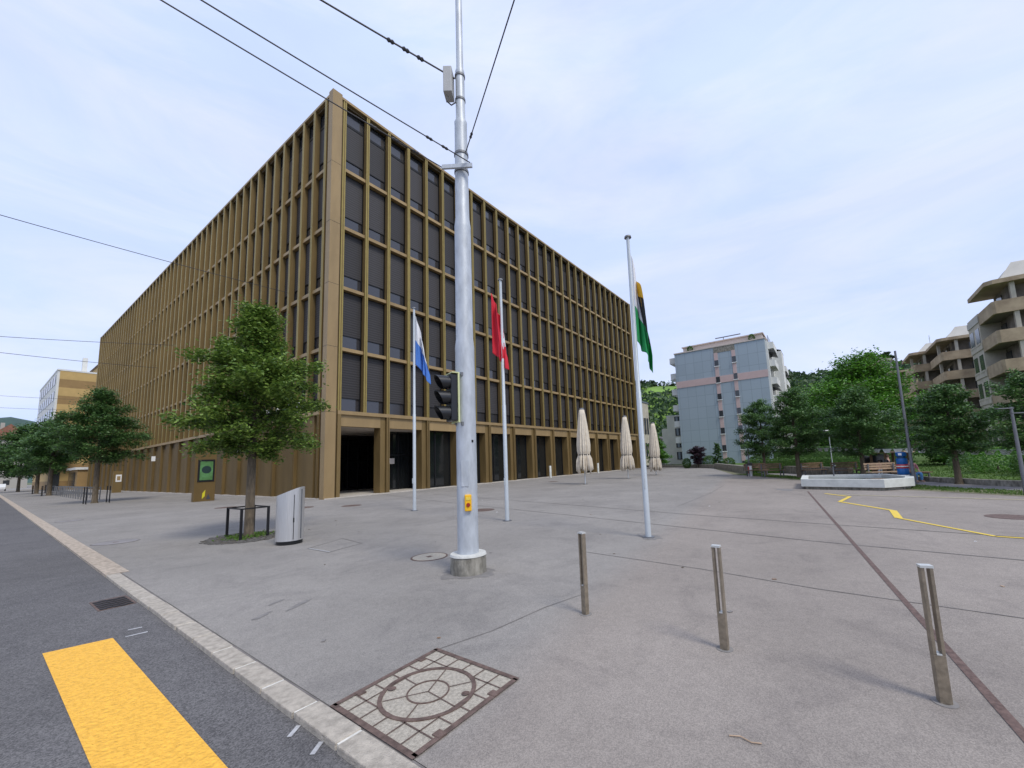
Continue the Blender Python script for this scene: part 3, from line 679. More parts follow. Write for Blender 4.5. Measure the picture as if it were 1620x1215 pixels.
# ------------------------------------------------------------ flagpoles and flags
def flagpole(x, y, h, r, label, tilt=0):
    t = thing('flagpole', label, 'flagpole', (x, y, 0), 0, 'white flagpoles in front of the office block')
    MB().tube([(0, 0, 0), (0, 0, h*.46), (0, 0, h*.462), (0, 0, h-.03)], [r, r*.92, r*.8, r*.62], 20).build('shaft', 'pole_paint', t, world=False, smooth=True)
    MB().tube([(0, 0, h-.04), (0, 0, h)], [r*1.35, r*1.2], 20).build('top_cap', 'grey_steel', t, world=False)
    MB().ring(0, 0, 0, r, r*2.1, .02, 20).build('base_flange', 'grey_steel', t, world=False)
    g = MB(); g.tube([(-r*1.3, -r*.6, 1.0), (-r*1.0, -r*.5, h-.05)], .006, 5); g.build('halyard', 'pole_paint', t, world=False)
    g = MB(); g.box(-r*1.7, -.03, 1.02, -r*.9, .0, 1.22); g.build('cleat', 'pole_paint', t, world=False)
flagpole(-1.93, -10.58, 7.96, .062, 'white flagpole flying the white and blue flag, leftmost of the three')
flagpole(-2.73, -15.82, 7.28, .060, 'white flagpole flying the red flag, just right of the tram pole')
flagpole(-3.52, -20.32, 6.66, .060, 'white flagpole flying the green and white flag, rightmost of the three')
ud = rgt   # picture-right direction in plan
def flag(x, y, ztop, H, W, drop, off, zone, mats, label, spread=.25, seed=0, nu=40, nv=44, cross=0):
    t = MB(); vs = []; rnd = random.Random(seed); ph = [rnd.uniform(0, 6.28) for _ in range(4)]
    bk = Vector((-ud.y, ud.x, 0))
    for j in range(nv+1):
        v = j/nv
        for i in range(nu+1):
            u = i/nu
            z = ztop-v*H-drop*(u**1.05)*(1-.42*v)
            ex = off+W*(u**.8)*(.25+.75*min(1, (v+.25)**.6)) + spread*.12*math.sin(5*u*math.pi+ph[0]+v*2.2)*u
            dp = .10*math.sin(9*u+ph[1]+1.5*v)*min(1, u*3)+.055*math.sin(21*u+ph[2]-3*v)*min(1, u*2)+.02*math.sin(37*u+9*v)*u
            p = Vector((x, y, z))+ud*ex+bk*dp; vs.append(p)
    fs = []; mi = []
    for j in range(nv):
        for i in range(nu):
            a = j*(nu+1)+i; fs.append((a, a+1, a+nu+2, a+nu+1)); mi.append(zone((i+.5)/nu, (j+.5)/nv))
    t.add(vs, fs); t.m = mi; o = t.build('flag', mats, smooth=True)
    s = o.modifiers.new('thick', 'SOLIDIFY'); s.thickness = .004
    return tag(o, label, 'flag')
flag(-1.93, -10.58, 7.62, 2.0, .54, 1.35, .05, lambda u, v: 0 if v < .5 else 1, ['flag_white', 'flag_blue'], 'hanging white over blue flag on the leftmost flagpole', seed=3)
flag(-2.73, -15.82, 6.85, 1.9, .46, .95, -.30, lambda u, v: 1 if (abs(u-.78) < .055 and abs(v-.45) < .14) or (abs(v-.45) < .05 and abs(u-.78) < .16) else 0, ['flag_red', 'flag_white'], 'hanging red flag with a white cross half hidden in its folds', seed=8, spread=.6)
def kz(u, v):
    if v > .60: return 1
    if u > .48: return 3 if v < .2 else 2
    return 0
flag(-3.52, -20.32, 6.2, 2.0, .30, 1.25, .05, kz, ['flag_white', 'flag_green', 'flag_black', 'flag_yellow'], 'hanging flag, white above green with a black stripe, on the rightmost flagpole', seed=5)

# ------------------------------------------------------------ closed umbrellas
def umbrella(x, y, h, sd, label):
    t = thing('closed_umbrella', label, 'umbrella', (x, y, 0), 0, 'closed cream umbrellas along the office block')
    rnd = random.Random(sd)
    MB().tube([(0, 0, 0), (0, 0, h-.05)], .035, 12).build('mast', 'pole_paint', t, world=False)
    MB().tube([(0, 0, 0), (0, 0, .03)], .16, 20).build('base_plate', 'grey_steel', t, world=False)
    MB().tube([(0, 0, h-.08), (0, 0, h+.04)], [.17, .15], 16).build('crown_cap', 'grey_steel', t, world=False)
    n = 96; prof = [(h-.06, .15), (h-.4, .21), (h-1.0, .29), (h-1.8, .37), (h-2.5, .42), (h-2.9, .41), (h-3.08, .36), (h-3.16, .335), (h-3.26, .37), (h-3.5, .40), (h-3.9, .43), (h-4.25, .45)]
    ph = [rnd.uniform(0, 6) for _ in range(3)]; vs = []
    low = [.12*math.sin(6*2*math.pi*k/n+ph[0])+.09*math.sin(13*2*math.pi*k/n+ph[1]) for k in range(n)]
    for j, (z, r) in enumerate(prof):
        q = j/(len(prof)-1); amp = .05+.09*q+(.10 if j > 8 else 0)
        for k in range(n):
            a = 2*math.pi*k/n
            rr2 = r*(1+amp*math.sin(16*a+ph[0]+.6*q)+amp*.6*math.sin(9*a+ph[2]+2*q))
            zz_ = z+(low[k]*(j-7)/4 if j > 7 else 0); vs.append((rr2*math.cos(a), rr2*math.sin(a), zz_))
    fs = [(j*n+k, j*n+(k+1) % n, (j+1)*n+(k+1) % n, (j+1)*n+k) for j in range(len(prof)-1) for k in range(n)]
    c = MB().add(vs, fs).build('canopy', 'canvas', t, world=False, smooth=True); s = c.modifiers.new('th', 'SOLIDIFY'); s.thickness = .01
    MB().tube([(0, 0, h-3.20), (0, 0, h-3.13)], .375, 32).build('strap', 'strap', t, world=False)
umbrella(12.5, -9.84, 5.15, 1, 'closed cream umbrella nearest to the viewer, left of the other two')
umbrella(19.1, -10.09, 5.05, 2, 'closed cream umbrella in the middle, against the last bronze bays')
umbrella(24.4, -10.5, 4.75, 3, 'closed cream umbrella farthest away, right of the rightmost flagpole')
for x, y, lb in ((21.5, -.9, 'short pale bollard by the facade, left of the nearest umbrella'), (31.2, -1.1, 'short pale bollard by the facade, right of the nearest umbrella')):
    t = thing('pale_bollard', lb, 'bollard', (x, y, 0), 0, 'short pale bollards at the facade'); MB().tube([(0, 0, 0), (0, 0, 1.15), (0, 0, 1.18)], [.11, .11, .09], 16).build('post', 'white_concrete', t, world=False, smooth=True)
    MB().tube([(0, 0, 1.18), (0, 0, 1.2)], .10, 16).build('cap', 'grey_steel', t, world=False)
for x0, x1, y_, z1, lb in ((46.9, 47.4, -.8, 3.6, 'glowing'),):
    pass

# ------------------------------------------------------------ steel litter bin
bx, by = -7.36, -13.12
t = thing('litter_bin', 'brushed stainless steel litter bin with slanted top beside the nearest tree', 'bin', (bx, by, 0))
MB().tube([(bx, by, 0), (bx, by, .085)], .265, 40).build('plinth', 'black_metal', t)
n = 56; vs = []; a = MB()
for lv in range(3):
    for k in range(n):
        q = 2*math.pi*k/n; d = Vector((math.cos(q), math.sin(q), 0)); s = d.dot(ud)
        z = .085 if lv == 0 else 1.165+.10*s+.03*s*s
        r = .285*(1 if lv < 2 else .93)
        if lv == 2: z -= .01
        vs.append((bx+d.x*r, by+d.y*r, z))
fs = [(l_*n+k, l_*n+(k+1) % n, (l_+1)*n+(k+1) % n, (l_+1)*n+k) for l_ in range(2) for k in range(n)]+[tuple(range(2*n, 3*n))]
a.add(vs, fs); a.build('shell', 'steel', t, smooth=True)
cd = (Vector((-11.85, -23.59))-Vector((bx, by))).normalized()
dd = (Vector((cd.x, cd.y, 0))+ud*.35).normalized()
g = MB(); g.obox(Vector((bx, by, .62))+dd*.287, dd, .006, .006, .50); g.build('door_gap', 'black_metal', t)
g = MB(); g.obox(Vector((bx, by, .55))+dd*.293, dd, .006, .012, .05); g.build('lock', 'black_metal', t)
dd2 = (Vector((cd.x, cd.y, 0))*.2+ud).normalized()
MB().obox(Vector((bx, by, .68))+dd2*.285, dd2, .008, .014, .56).build('hinge_strip', 'grey_steel', t)

# ------------------------------------------------------------ trees
rng = np.random.default_rng(11)
def leaf_mesh(name, C, S, mt, parent, flat=.55, asp=.55):
    """C: (n,3) centres, S: leaf length. rhombic leaf quads with random orientation"""
    n = len(C); nrm = rng.normal(size=(n, 3)); nrm[:, 2] = np.abs(nrm[:, 2])+flat*2; nrm /= np.linalg.norm(nrm, axis=1)[:, None]
    a = rng.normal(size=(n, 3)); a -= nrm*(a*nrm).sum(1)[:, None]; a /= np.linalg.norm(a, axis=1)[:, None]; b = np.cross(nrm, a)
    s = (S*rng.uniform(.65, 1.25, n))[:, None]
    V = np.stack([C-a*s*.5, C-b*s*asp*.5+a*s*.05, C+a*s*.5, C+b*s*asp*.5+a*s*.05], 1).reshape(-1, 3)
    me = bpy.data.meshes.new(name); me.vertices.add(4*n); me.vertices.foreach_set('co', V.ravel().astype(np.float32))
    me.loops.add(4*n); me.loops.foreach_set('vertex_index', np.arange(4*n, dtype=np.int32))
    me.polygons.add(n); me.polygons.foreach_set('loop_start', np.arange(0, 4*n, 4, dtype=np.int32)); me.polygons.foreach_set('loop_total', np.full(n, 4, dtype=np.int32))
    me.materials.append(MT[mt]); me.update(calc_edges=True)
    o = bpy.data.objects.new(name, me); col.objects.link(o)
    if parent is not None: o.parent = parent
    return o
def tree(x, y, H, z0, Rm, label, nleaf=9000, ls=.11, mt='leaf_street', prof=None, tr=.10, nb=40, group=None, name='street_tree', up=.9, seed=1, lean=(0, 0), twig=.55, sy=1.):
    t = thing(name, label, 'tree', (x, y, 0), 0, group); rd = random.Random(seed)
    prof = prof or [(0, .55), (.12, .95), (.28, 1), (.45, .84), (.62, .60), (.8, .36), (1, .08)]
    def pf(q):
        for (a, ra), (b, rb) in zip(prof[:-1], prof[1:]):
            if q <= b: return ra+(rb-ra)*(q-a)/(b-a)
        return prof[-1][1]
    nleaf = int(nleaf*1.55); nb = int(nb*1.2); g = MB(); lx, ly = lean
    g.tube([(lx*0, ly*0, 0), (0, 0, .12), (lx*z0*.5, ly*z0*.5, z0*.6), (lx*z0, ly*z0, z0), (lx*H*.6+.04, ly*H*.6, z0+(H-z0)*.45), (lx*H*.9, ly*H*.9, H*.95)], [tr*1.45, tr*1.08, tr*.95, tr*.9, tr*.5, tr*.08], 14)
    P = []
    for i in range(nb):
        q = (i+.5)/nb; q = q**1.08; zb = z0*.97+(H-z0)*.90*q
        az = i*2.39996+rd.uniform(-.3, .3)
        Lb = Rm*pf(max(0, q))*rd.uniform(.6, 1.08); el = R(10+up*48*q+rd.uniform(-14, 18))
        st = Vector((lx*zb, ly*zb, zb)); dh = Vector((math.cos(az), math.sin(az)*sy, 0)); pts = []
        for s in np.linspace(0, 1, 6):
            pts.append(st+dh*Lb*s*math.cos(el*.6)+Vector((0, 0, Lb*math.sin(el)*s*(1-.28*s)-.10*Lb*s*s)))
        tr_ = tr*.20*(1-q*.6)
        g.tube(pts, [tr_*(1-.85*s) for s in np.linspace(0, 1, 6)], 6)
        nt_ = max(5, int(Lb*8))
        for k in range(nt_):
            s = .22+.80*k/nt_; idx = min(4, int(s*5)); f = min(1.1, s*5-idx); b = pts[idx].lerp(pts[idx+1], f)
            ta = az+(1 if k % 2 else -1)*rd.uniform(.5, 1.35); tl = twig*(1.15-.55*s)*rd.uniform(.6, 1.2)*(Rm/2.1)**.6
            td = Vector((math.cos(ta), math.sin(ta), rd.uniform(-.45, .75))).normalized()*tl
            if rd.random() < .5: g.tube([b, b+td], [.007*Rm/2, .003], 4, cap=False)
            P.append((b, td, rd.uniform(.6, 1.5)))
    w_ = np.array([p[2]*max(.25, p[1].length) for p in P]); w_ /= w_.sum(); idx = rng.choice(len(P), nleaf, p=w_)
    B = np.array([tuple(p[0]) for p in P])[idx]; D = np.array([tuple(p[1]) for p in P])[idx]
    C = B+D*rng.uniform(0, 1.02, nleaf)[:, None]+rng.normal(size=(nleaf, 3))*np.array([.095, .095, .085])*(Rm/2.1)
    g.build('trunk', 'bark', t, world=False, smooth=True); pass
    leaf_mesh('crown', C, ls, mt, t)
    return t
tp1 = [(0, .32), (.08, .66), (.2, .94), (.36, .92), (.52, .74), (.64, .52), (.76, .30), (.9, .20), (1, .10)]
GT = 'young street trees'
tree(-7.44, -11.0, 6.6, 2.15, 2.05, 'nearest street tree, bright green, beside the steel bin', 27000, .105, 'leaf_street', tp1, .105, 46, GT, seed=4)
tree(-6.4, 18.9, 8.5, 2.9, 3.25, 'second street tree from the right along the kerb, before the street facade', 22000, .15, 'leaf_dark', tp1, .15, 44, GT, seed=6)
tree(-6.0, 50.5, 9.5, 3.0, 3.8, 'third street tree along the kerb, in front of the ochre building', 12000, .24, 'leaf_dark', tp1, .2, 40, GT, seed=9, twig=.6)
tree(-5.9, 66, 10.6, 2.8, 4.4, 'fourth street tree along the kerb, left of the ochre building', 10000, .28, 'leaf_dark', tp1, .2, 36, GT, seed=12, twig=.6)
tree(-6.2, 92, 12.5, 2.6, 6.0, 'farthest street tree at the left edge of the picture', 12000, .36, 'leaf_dark', tp1, .2, 34, GT, seed=15, twig=.6)
tp2 = [(0, .50), (.1, .85), (.3, 1.0), (.5, .88), (.7, .62), (.85, .38), (1, .12)]
GP = 'young trees along the park edge'
tree(21.58, -19.6, 5.7, 1.45, 2.1, 'leftmost park tree, in front of the blue grey apartment block', 14000, .13, 'leaf_dark', tp2, .10, 36, GP, seed=21)
tree(18.04, -21.86, 5.8, 1.4, 2.2, 'park tree with pale trunk, second from the left', 15000, .13, 'leaf_dark', tp2, .13, 38, GP, seed=23)
tree(16.91, -24.97, 5.2, 1.3, 2.2, 'park tree behind the white fountain', 15000, .13, 'leaf_dark', tp2, .12, 38, GP, seed=25)
tree(12.36, -27.86, 4.4, 1.2, 1.75, 'park tree right of the tall thin mast, before the concrete flats', 14000, .11, 'leaf_dark', tp2, .11, 38, GP, seed=27, lean=(.0, .0))
tree(10.0, -29.6, 4.35, 1.3, 1.6, 'park tree cut by the right edge of the picture', 9000, .11, 'leaf_dark', tp2, .11, 36, GP, seed=29)
tpb = [(0, .7), (.15, 1), (.38, .95), (.58, .72), (.78, .48), (.92, .28), (1, .10)]
tree(33.2, -26.3, 10.2, 1.8, 5.6, 'large broad bright green tree rising behind the young park trees', 26000, .24, 'leaf_big', tpb, .35, 60, None, 'broad_tree', seed=31, twig=.9)
tree(24.6, -29.6, 3.9, .5, 1.7, 'small light green tree right of the large broad tree, by the tall mast', 8000, .14, 'leaf_big', tpb, .2, 46, None, 'broad_tree', seed=33, twig=.7)
tree(44.5, -22.5, 8.6, 2.0, 3.0, 'dark tree just behind the right side of the apartment block', 12000, .28, 'leaf_dark', tpb, .25, 44, None, 'broad_tree', seed=35, twig=.8)
tree(44.5, -3.6, 4.6, .6, 2.0, 'small leafy tree between the last umbrella and the apartment block', 7000, .2, 'leaf_big', tpb, .12, 34, None, 'small_tree', seed=37)
tree(42.6, -9.6, 2.5, .5, 1.5, 'dark purple leaved shrub in front of the apartment block', 5000, .17, 'leaf_purple', [(0, .3), (.3, .7), (.7, 1), (1, .7)], .07, 26, None, 'purple_shrub', seed=39)
tree(42.8, -11.95, 3.3, .2, .85, 'slim pointed conifer shrub in front of the apartment block', 4000, .14, 'leaf_dark', [(0, .9), (.2, 1), (.6, .6), (1, .1)], .05, 30, None, 'conifer_shrub', seed=41, up=.4)

# dwarf hedges / bushes
def bush(x, y, rx, ry, h, label, n=2500, ls=.12, mt='leaf_hedge', name='bush', group=None, box=False, z=0, rz=0):
    t = thing(name, label, name.replace('_', ' ') if name != 'bush' else 'bush', (x, y, z), rz, group)
    if box:
        C = rng.uniform(-1, 1, (n, 3)); k = rng.integers(0, 3, n); sgn = rng.choice([-1, 1], n)
        C[np.arange(n), k] = sgn*rng.uniform(.86, 1.04, n); C = C*np.array([rx, ry, h/2])+np.array([0, 0, h/2])
        core = MB().box(-rx*.88, -ry*.8, 0, rx*.88, ry*.8, h*.9)
    else:
        C = rng.normal(size=(n, 3)); C /= np.linalg.norm(C, axis=1)[:, None]; C *= rng.uniform(.55, 1.05, n)[:, None]**.5
        C = C*np.array([rx, ry, h*.55])+np.array([0, 0, h*.5]); core = MB().tube([(0, 0, 0), (0, 0, h*.4)], [.06, .03], 8)
    core.build('stems' if not box else 'inner_growth', 'bark' if not box else 'leaf_hedge', t, world=False)
    C[:, 2] = np.maximum(C[:, 2], .03); leaf_mesh('foliage', C, ls, mt, t, flat=.1)
    return t
bush(42.3, -8.2, .55, .55, 1.25, 'clipped round bush, leftmost before the apartment block', 1800, .12)
bush(42.6, -10.95, .8, .8, 1.5, 'pale green bush between the purple shrub and the conifer', 2200, .12)
bush(41.2, -13.5, .75, .7, 1.15, 'low clipped bush right of the conifer shrub', 1800, .12)
bush(27.8, -18.5, 1.2, .9, 1.45, 'rounded green bush behind the leftmost park tree', 3000, .12)
bush(25.2, -22.4, .6, 4.4, 1.1, 'long clipped green hedge behind the park benches', 9000, .11, name='hedge', box=True, rz=R(8))
bush(27.5, -23.5, .9, 4.8, 1.9, 'taller dark hedge rising behind the clipped hedge', 7000, .14, 'leaf_dark', name='hedge', box=True, rz=R(8))
for i, (x, y, rx, h, mt_, lb) in enumerate(((17.4, -30.2, 1.0, 1.5, 'leaf_big', 'light green shrub at the lawn edge left of the last park trees'), (15.3, -31.0, .9, 1.3, 'leaf_hedge', 'mid green shrub on the lawn behind the tree right of the mast'), (13.6, -31.4, .8, 1.4, 'leaf_purple', 'reddish shrub at the back of the lawn'), (12.2, -31.8, .9, 1.5, 'leaf_big', 'yellow green shrub near the right edge at the back of the lawn'), (20.5, -30.5, 1.6, 1.3, 'leaf_dark', 'dark low shrub behind the lawn right of the mast'))):
    bush(x, y, rx, rx, h, lb, 2500, .11, mt_)
# tree pit, guards
g = MB(); 
for k in range(260):
    a = rng.uniform(0, 6.28); r = math.sqrt(rng.uniform(.01, 1))*.88; x = -7.5+r*math.cos(a); y = -10.95+r*math.sin(a)*1.15; s = .045
    g.box(x-s, y-s, 0, x+s, y+s, .012+rng.uniform(0, .008))
pit = thing('tree_pit', 'round patch of dark cobbles around the nearest tree trunk', 'tree pit', (-7.5, -10.95, 0))
g.build('cobbles', 'cobble', pit)['kind'] = 'stuff'; MB().disc(-7.5, -10.95, .0055, .86, 32, 0, 1.12).build('soil', 'soil', pit)
C = rng.normal(size=(700, 3))*np.array([.26, .22, .02])+np.array([-7.44, -11.0, .05]); C[:, 2] = np.abs(C[:, 2])
o = leaf_mesh('weeds', C, .06, 'blade', None, flat=-.3); tag(o, 'small green weeds growing at the foot of the nearest tree', 'weeds', kind='stuff')
def guard(x, y, sx, sy, h, label, rail=True):
    t = thing('tree_guard', label, 'tree guard', (x, y, 0), 0, 'black steel tree guards')
    for i in (-1, 1):
        for j in (-1, 1): MB().box(i*sx-.03, j*sy-.012, 0, i*sx+.03, j*sy+.012, h).build('post', 'black_metal', t, world=False)
    if rail:
        for j in (-1, 1): MB().box(-sx+.03, j*sy-.014, h-.035, sx-.03, j*sy+.014, h-.002).build('rail', 'black_metal', t, world=False)
        for i in (-1, 1): MB().box(i*sx-.014, -sy+.012, h-.035, i*sx+.014, sy-.012, h-.002).build('rail', 'black_metal', t, world=False)
guard(-7.44, -10.9, .30, .46, .78, 'black steel guard frame around the nearest tree trunk')
guard(-6.4, 18.2, .55, .5, 1.15, 'black posts guarding the second tree trunk', False)
guard(-6.0, 50, .55, .5, 1.15, 'black posts guarding the third tree trunk', False)
guard(-5.7, 65.6, .55, .5, 1.15, 'black posts guarding the fourth tree trunk', False)
# bicycle hoops
h0 = thing('bicycle_hoop', 'slim grey steel hoop in the middle of the row beside the street facade', 'bicycle stand', (-5.7, 25, 0), 0, 'row of bicycle hoops')
g = MB(); g.box(-.38, -.03, 0, -.32, .03, 1.02); g.box(.32, -.03, 0, .38, .03, 1.02); g.box(-.32, -.03, .96, .32, .03, 1.02); g.build('hoop', 'grey_steel', h0, world=False)
MB().box(-.3, -.012, .45, .3, .012, .52).build('crossbar', 'grey_steel', h0, world=False)
for i in range(1, 22): copy_tree(h0, loc=(-5.7+.016*i*1.65, 25+i*1.65, 0), label='farthest hoop of the row, towards the ochre building' if i == 21 else None)
h0['label'] = 'nearest hoop of the row, just left of the second street tree'

# ------------------------------------------------------------ fountain and park edge
t = thing('stone_fountain', 'long low white concrete fountain trough on the plaza', 'fountain', (10.5, -24.4, 0))
out = [(9.25, -22.4), (8.62, -25.15), (9.7, -26.15), (10.9, -26.3), (13.2, -25.6), (12.6, -22.3)]
cen = (10.8, -24.3)
inn = [lerp(p, cen, .14) for p in out]; bas = [lerp(p, cen, .07) for p in out]
MB().prism(bas, 0, .12).build('base', 'concrete', t)
g = MB(); n = len(out)
vs = [(x, y, .12) for x, y in out]+[(x, y, .43) for x, y in out]+[(x, y, .43) for x, y in inn]+[(x, y, .30) for x, y in inn]
fs = []
for i in range(n):
    j = (i+1) % n; fs += [(i, j, n+j, n+i), (n+i, n+j, 2*n+j, 2*n+i), (2*n+i, 2*n+j, 3*n+j, 3*n+i)]
fs.append(tuple(range(n))); g.add(vs, fs); g.build('basin', 'white_concrete', t)
MB().add([(x, y, .335) for x, y in inn], [tuple(range(n))]).build('water_surface', 'water', t)
g = MB(); g.tube([(12.2, -23.6, .4), (12.2, -23.6, .85), (12.0, -23.7, .9)], .03, 8); g.build('spout', 'grey_steel', t)

edge = [(6.2, -29.2), (9.2, -26.0), (16.8, -21.4), (23.2, -17.3), (39.3, -12.2)]
def off(pl, d, z):
    o_ = []
    for i, p in enumerate(pl):
        a = Vector(pl[max(0, i-1)]); b = Vector(pl[min(len(pl)-1, i+1)]); n = (b-a).normalized(); o_.append((p[0]+n.y*d, p[1]-n.x*d, z))
    return o_
def band(name, mt_, d0, z0, d1, z1):
    a = off(edge, d0, z0); b = off(edge, d1, z1); k = len(edge)
    return structure(MB().add(a+b, [(i, k+i, k+i+1, i+1) for i in range(k-1)]).build(name, mt_))
band('grass_verge', 'dry_grass', -.1, .006, 1.75, .012)
band('park_path', 'path', 1.75, .010, 3.4, .010)
band('lawn', 'grass', 3.4, .02, 30, 1.35)
a = off(edge, 3.4, 0); g = MB()
for i in range(len(edge)-1):
    p, q = a[i], a[i+1]; b = off(edge, 3.75, 0)
    g.prism([p[:2], q[:2], b[i+1][:2], b[i][:2]], 0, .22 if i < 2 else .55)
tag(g.build('lawn_wall', 'concrete'), 'low pale concrete wall edging the park lawn and hedge', 'wall')
# grass tufts
n = 24000; P = rng.uniform(0, 1, (n, 2)); ed = np.array(edge); seg = np.array([np.linalg.norm(ed[i+1]-ed[i]) for i in range(3)]); ii = rng.choice(3, n, p=seg/seg.sum())
base = ed[ii]+(ed[ii+1]-ed[ii])*P[:, :1]; nr = (ed[ii+1]-ed[ii]); nr /= np.linalg.norm(nr, axis=1)[:, None]; nr = np.stack([nr[:, 1], -nr[:, 0]], 1)
dd_ = np.where(rng.random(n) < .3, rng.uniform(.1, 1.7, n), rng.uniform(3.8, 11, n)); xy = base+nr*dd_[:, None]
C = np.column_stack([xy, np.where(dd_ < 2, .03, .06+(dd_-3.4)*.05)]); o = leaf_mesh('lawn_grass', C, .09, 'blade', None, flat=-.4, asp=.3)
tag(o, 'short green grass blades over the park lawn and verge', 'grass', kind='stuff')
# low boundary wall before the apartment block
t = MB(); t.prism([(39.4, -12.2), (44.6, -8.0), (44.9, -8.2), (39.6, -12.5)], 0, .45); t.prism([(25, -17.6), (39.4, -12.2), (39.6, -12.5), (25.1, -18)], 0, .6)
t.prism([(44.6, -8.0), (52, 2), (52.3, 1.8), (44.9, -8.2)], 0, .35)
tag(t.build('boundary_wall', 'concrete'), 'low concrete boundary wall between plaza and apartment block planting', 'wall')
structure(MB().add([(39.6, -12.5, .1), (60, -17, .1), (60, 2, .1), (52.3, 1.8, .1), (44.9, -8.2, .1)], [(0, 1, 2, 3, 4)]).build('planting_bed', 'grass'))

def bench(x, y, rz, label, back=True, m='wood'):
    t = thing('park_bench', label, 'bench', (x, y, 0), rz, 'benches at the park edge')
    g = MB()
    for k in range(4): g.box(-.75, -.22+k*.12, .42, .75, -.13+k*.12, .46)
    g.build('seat', m, t, world=False)
    if back:
        g = MB()
        for k in range(3): g.box(-.75, .26+k*.02, .56+k*.12, .75, .29+k*.02, .65+k*.12)
        g.build('backrest', m, t, world=False)
    for s in (-.6, .6):
        g = MB(); g.box(s-.03, -.2, 0, s+.03, -.15, .42); g.box(s-.03, .2, 0, s+.03, .25, .85 if back else .42); g.box(s-.03, -.15, .36, s+.03, .2, .415); g.build('leg', 'grey_steel', t, world=False)
bench(19.3, -20.3, R(-60), 'wooden bench left of the pale trunked park tree, nearer the tree')
bench(20.6, -19.2, R(-60), 'wooden bench beside the leftmost park tree')
bench(19.0, -22.6, R(-60), 'dark wooden bench right of the pale trunked park tree')
bench(17.9, -24.3, R(-60), 'dark wooden bench behind the left half of the fountain')
bench(14.9, -25.7, R(-60), 'pale wooden bench behind the right end of the fountain', m='wood_pale')
bench(13.9, -26.6, R(-60), 'low bench beside the blue litter column', False)

# stele, masts and lamps
t = thing('small_stele', 'small white and red stele at the foot of the left park mast', 'stele', (20.7, -18.75, 0))
MB().box(-.12, -.12, 0, .12, .12, .75).build('body', 'sign_white', t, world=False); MB().box(-.15, -.15, .75, .15, .15, .95).build('head', 'strap', t, world=False); MB().box(-.13, .02, .2, -.12, .12, .7).build('red_stripe', 'red_plastic', t, world=False)
def mast(x, y, h, r, label, arms=0, mt_='grey_steel', name='light_mast'):
    t = thing(name, label, 'mast', (x, y, 0)); MB().tube([(0, 0, 0), (0, 0, h)], [r, r*.6], 14).build('shaft', mt_, t, world=False, smooth=True)
    MB().tube([(0, 0, 0), (0, 0, .03)], r*2, 16).build('base_flange', 'grey_steel', t, world=False)
    for k in range(arms):
        g = MB(); d = ud if k else -ud; g.obox((d.x*.22, d.y*.22, h-.04-.16*k), (d.x, d.y, 0), .26, .05, .015); g.build('lamp_arm', 'grey_steel', t, world=False)
mast(20.98, -18.68, 3.75, .05, 'slim grey mast left of the park trees holding a thin cable')
mast(11.97, -26.41, 5.95, .066, 'tall dark grey mast beside the blue litter column')
mast(7.49, -28.47, 2.79, .06, 'thick grey lamp mast with flat arms at the right edge', 2)
t = thing('park_lamp', 'thin pale park lamp with a small white head before the broad tree', 'lamp', (21.1, -23.6, 0))
MB().tube([(0, 0, 0), (0, 0, 2.9)], [.035, .025], 10).build('post', 'pole_paint', t, world=False, smooth=True); MB().obox((-.08, .12, 2.92), (-.6, .8, 0), .16, .07, .03).build('lamp_head', 'sign_white', t, world=False, bevel=.01)
wire((20.98, -18.68, 3.7), (18.2, -23.7, 3.6), .006, .05, 'thin cable from the slim left park mast into the trees')
# blue litter column
t = thing('blue_column', 'blue ribbed column with a red and white ring and white band beside the tall mast', 'column', (12.45, -26.15, 0))
def seg(z0, z1, r, nm, mt_, dx=0): 
    q = []; 
    return MB().tube([(0, 0, z0), (0, 0, z0+.03), (0, 0, z1-.03), (0, 0, z1)], [r*.93, r, r, r*.93], 24).build(nm, mt_, t, world=False, smooth=True)
seg(0, .34, .19, 'base', 'blue_dark'); seg(.34, .42, .20, 'white_band', 'sign_white'); seg(.42, .70, .21, 'lower_body', 'blue_plastic'); seg(.70, .88, .22, 'red_ring', 'red_plastic')
seg(.745, .835, .223, 'white_stripe', 'sign_white'); seg(.88, 1.14, .20, 'upper_body', 'blue_plastic'); seg(1.14, 1.24, .16, 'neck', 'blue_dark'); seg(1.24, 1.42, .19, 'head', 'blue_plastic')
MB().obox((-.17, .05, 1.33), (-.95, .3, 0), .02, .06, .05).build('emblem', 'sign_white', t, world=False)
mastp = thing('wooden_post', 'pale wooden post leaning between the blue column and the tall mast', 'post', (12.9, -26.6, 0)); MB().tube([(.0, 0, 0), (-.12, .12, 1.6)], .035, 8).build('pole', 'wood_pale', mastp, world=False); MB().tube([(.0, 0, 0), (0, 0, .06)], .06, 8).build('foot', 'concrete', mastp, world=False)
# playhouse
t = thing('wooden_playhouse', 'small weathered wooden playhouse with a dark window left of the blue column', 'playhouse', (17.6, -26.2, 0), R(-25))
MB().box(-.5, -.7, 0, .5, .7, .75).build('lower_wall', 'wood', t, world=False)
for i in (-.46, .46):
    for j in (-.66, 0, .66): MB().box(i-.05, j-.05, .75, i+.05, j+.05, 1.35).build('post', 'wood', t, world=False)
MB().box(-.42, .1, .76, -.38, .62, 1.3).build('window', 'window_dark', t, world=False)
MB().prism([(-.7, -.9), (.7, -.9), (.7, .9), (-.7, .9)], 1.35, 1.44).build('roof', 'wood_pale', t, world=False)
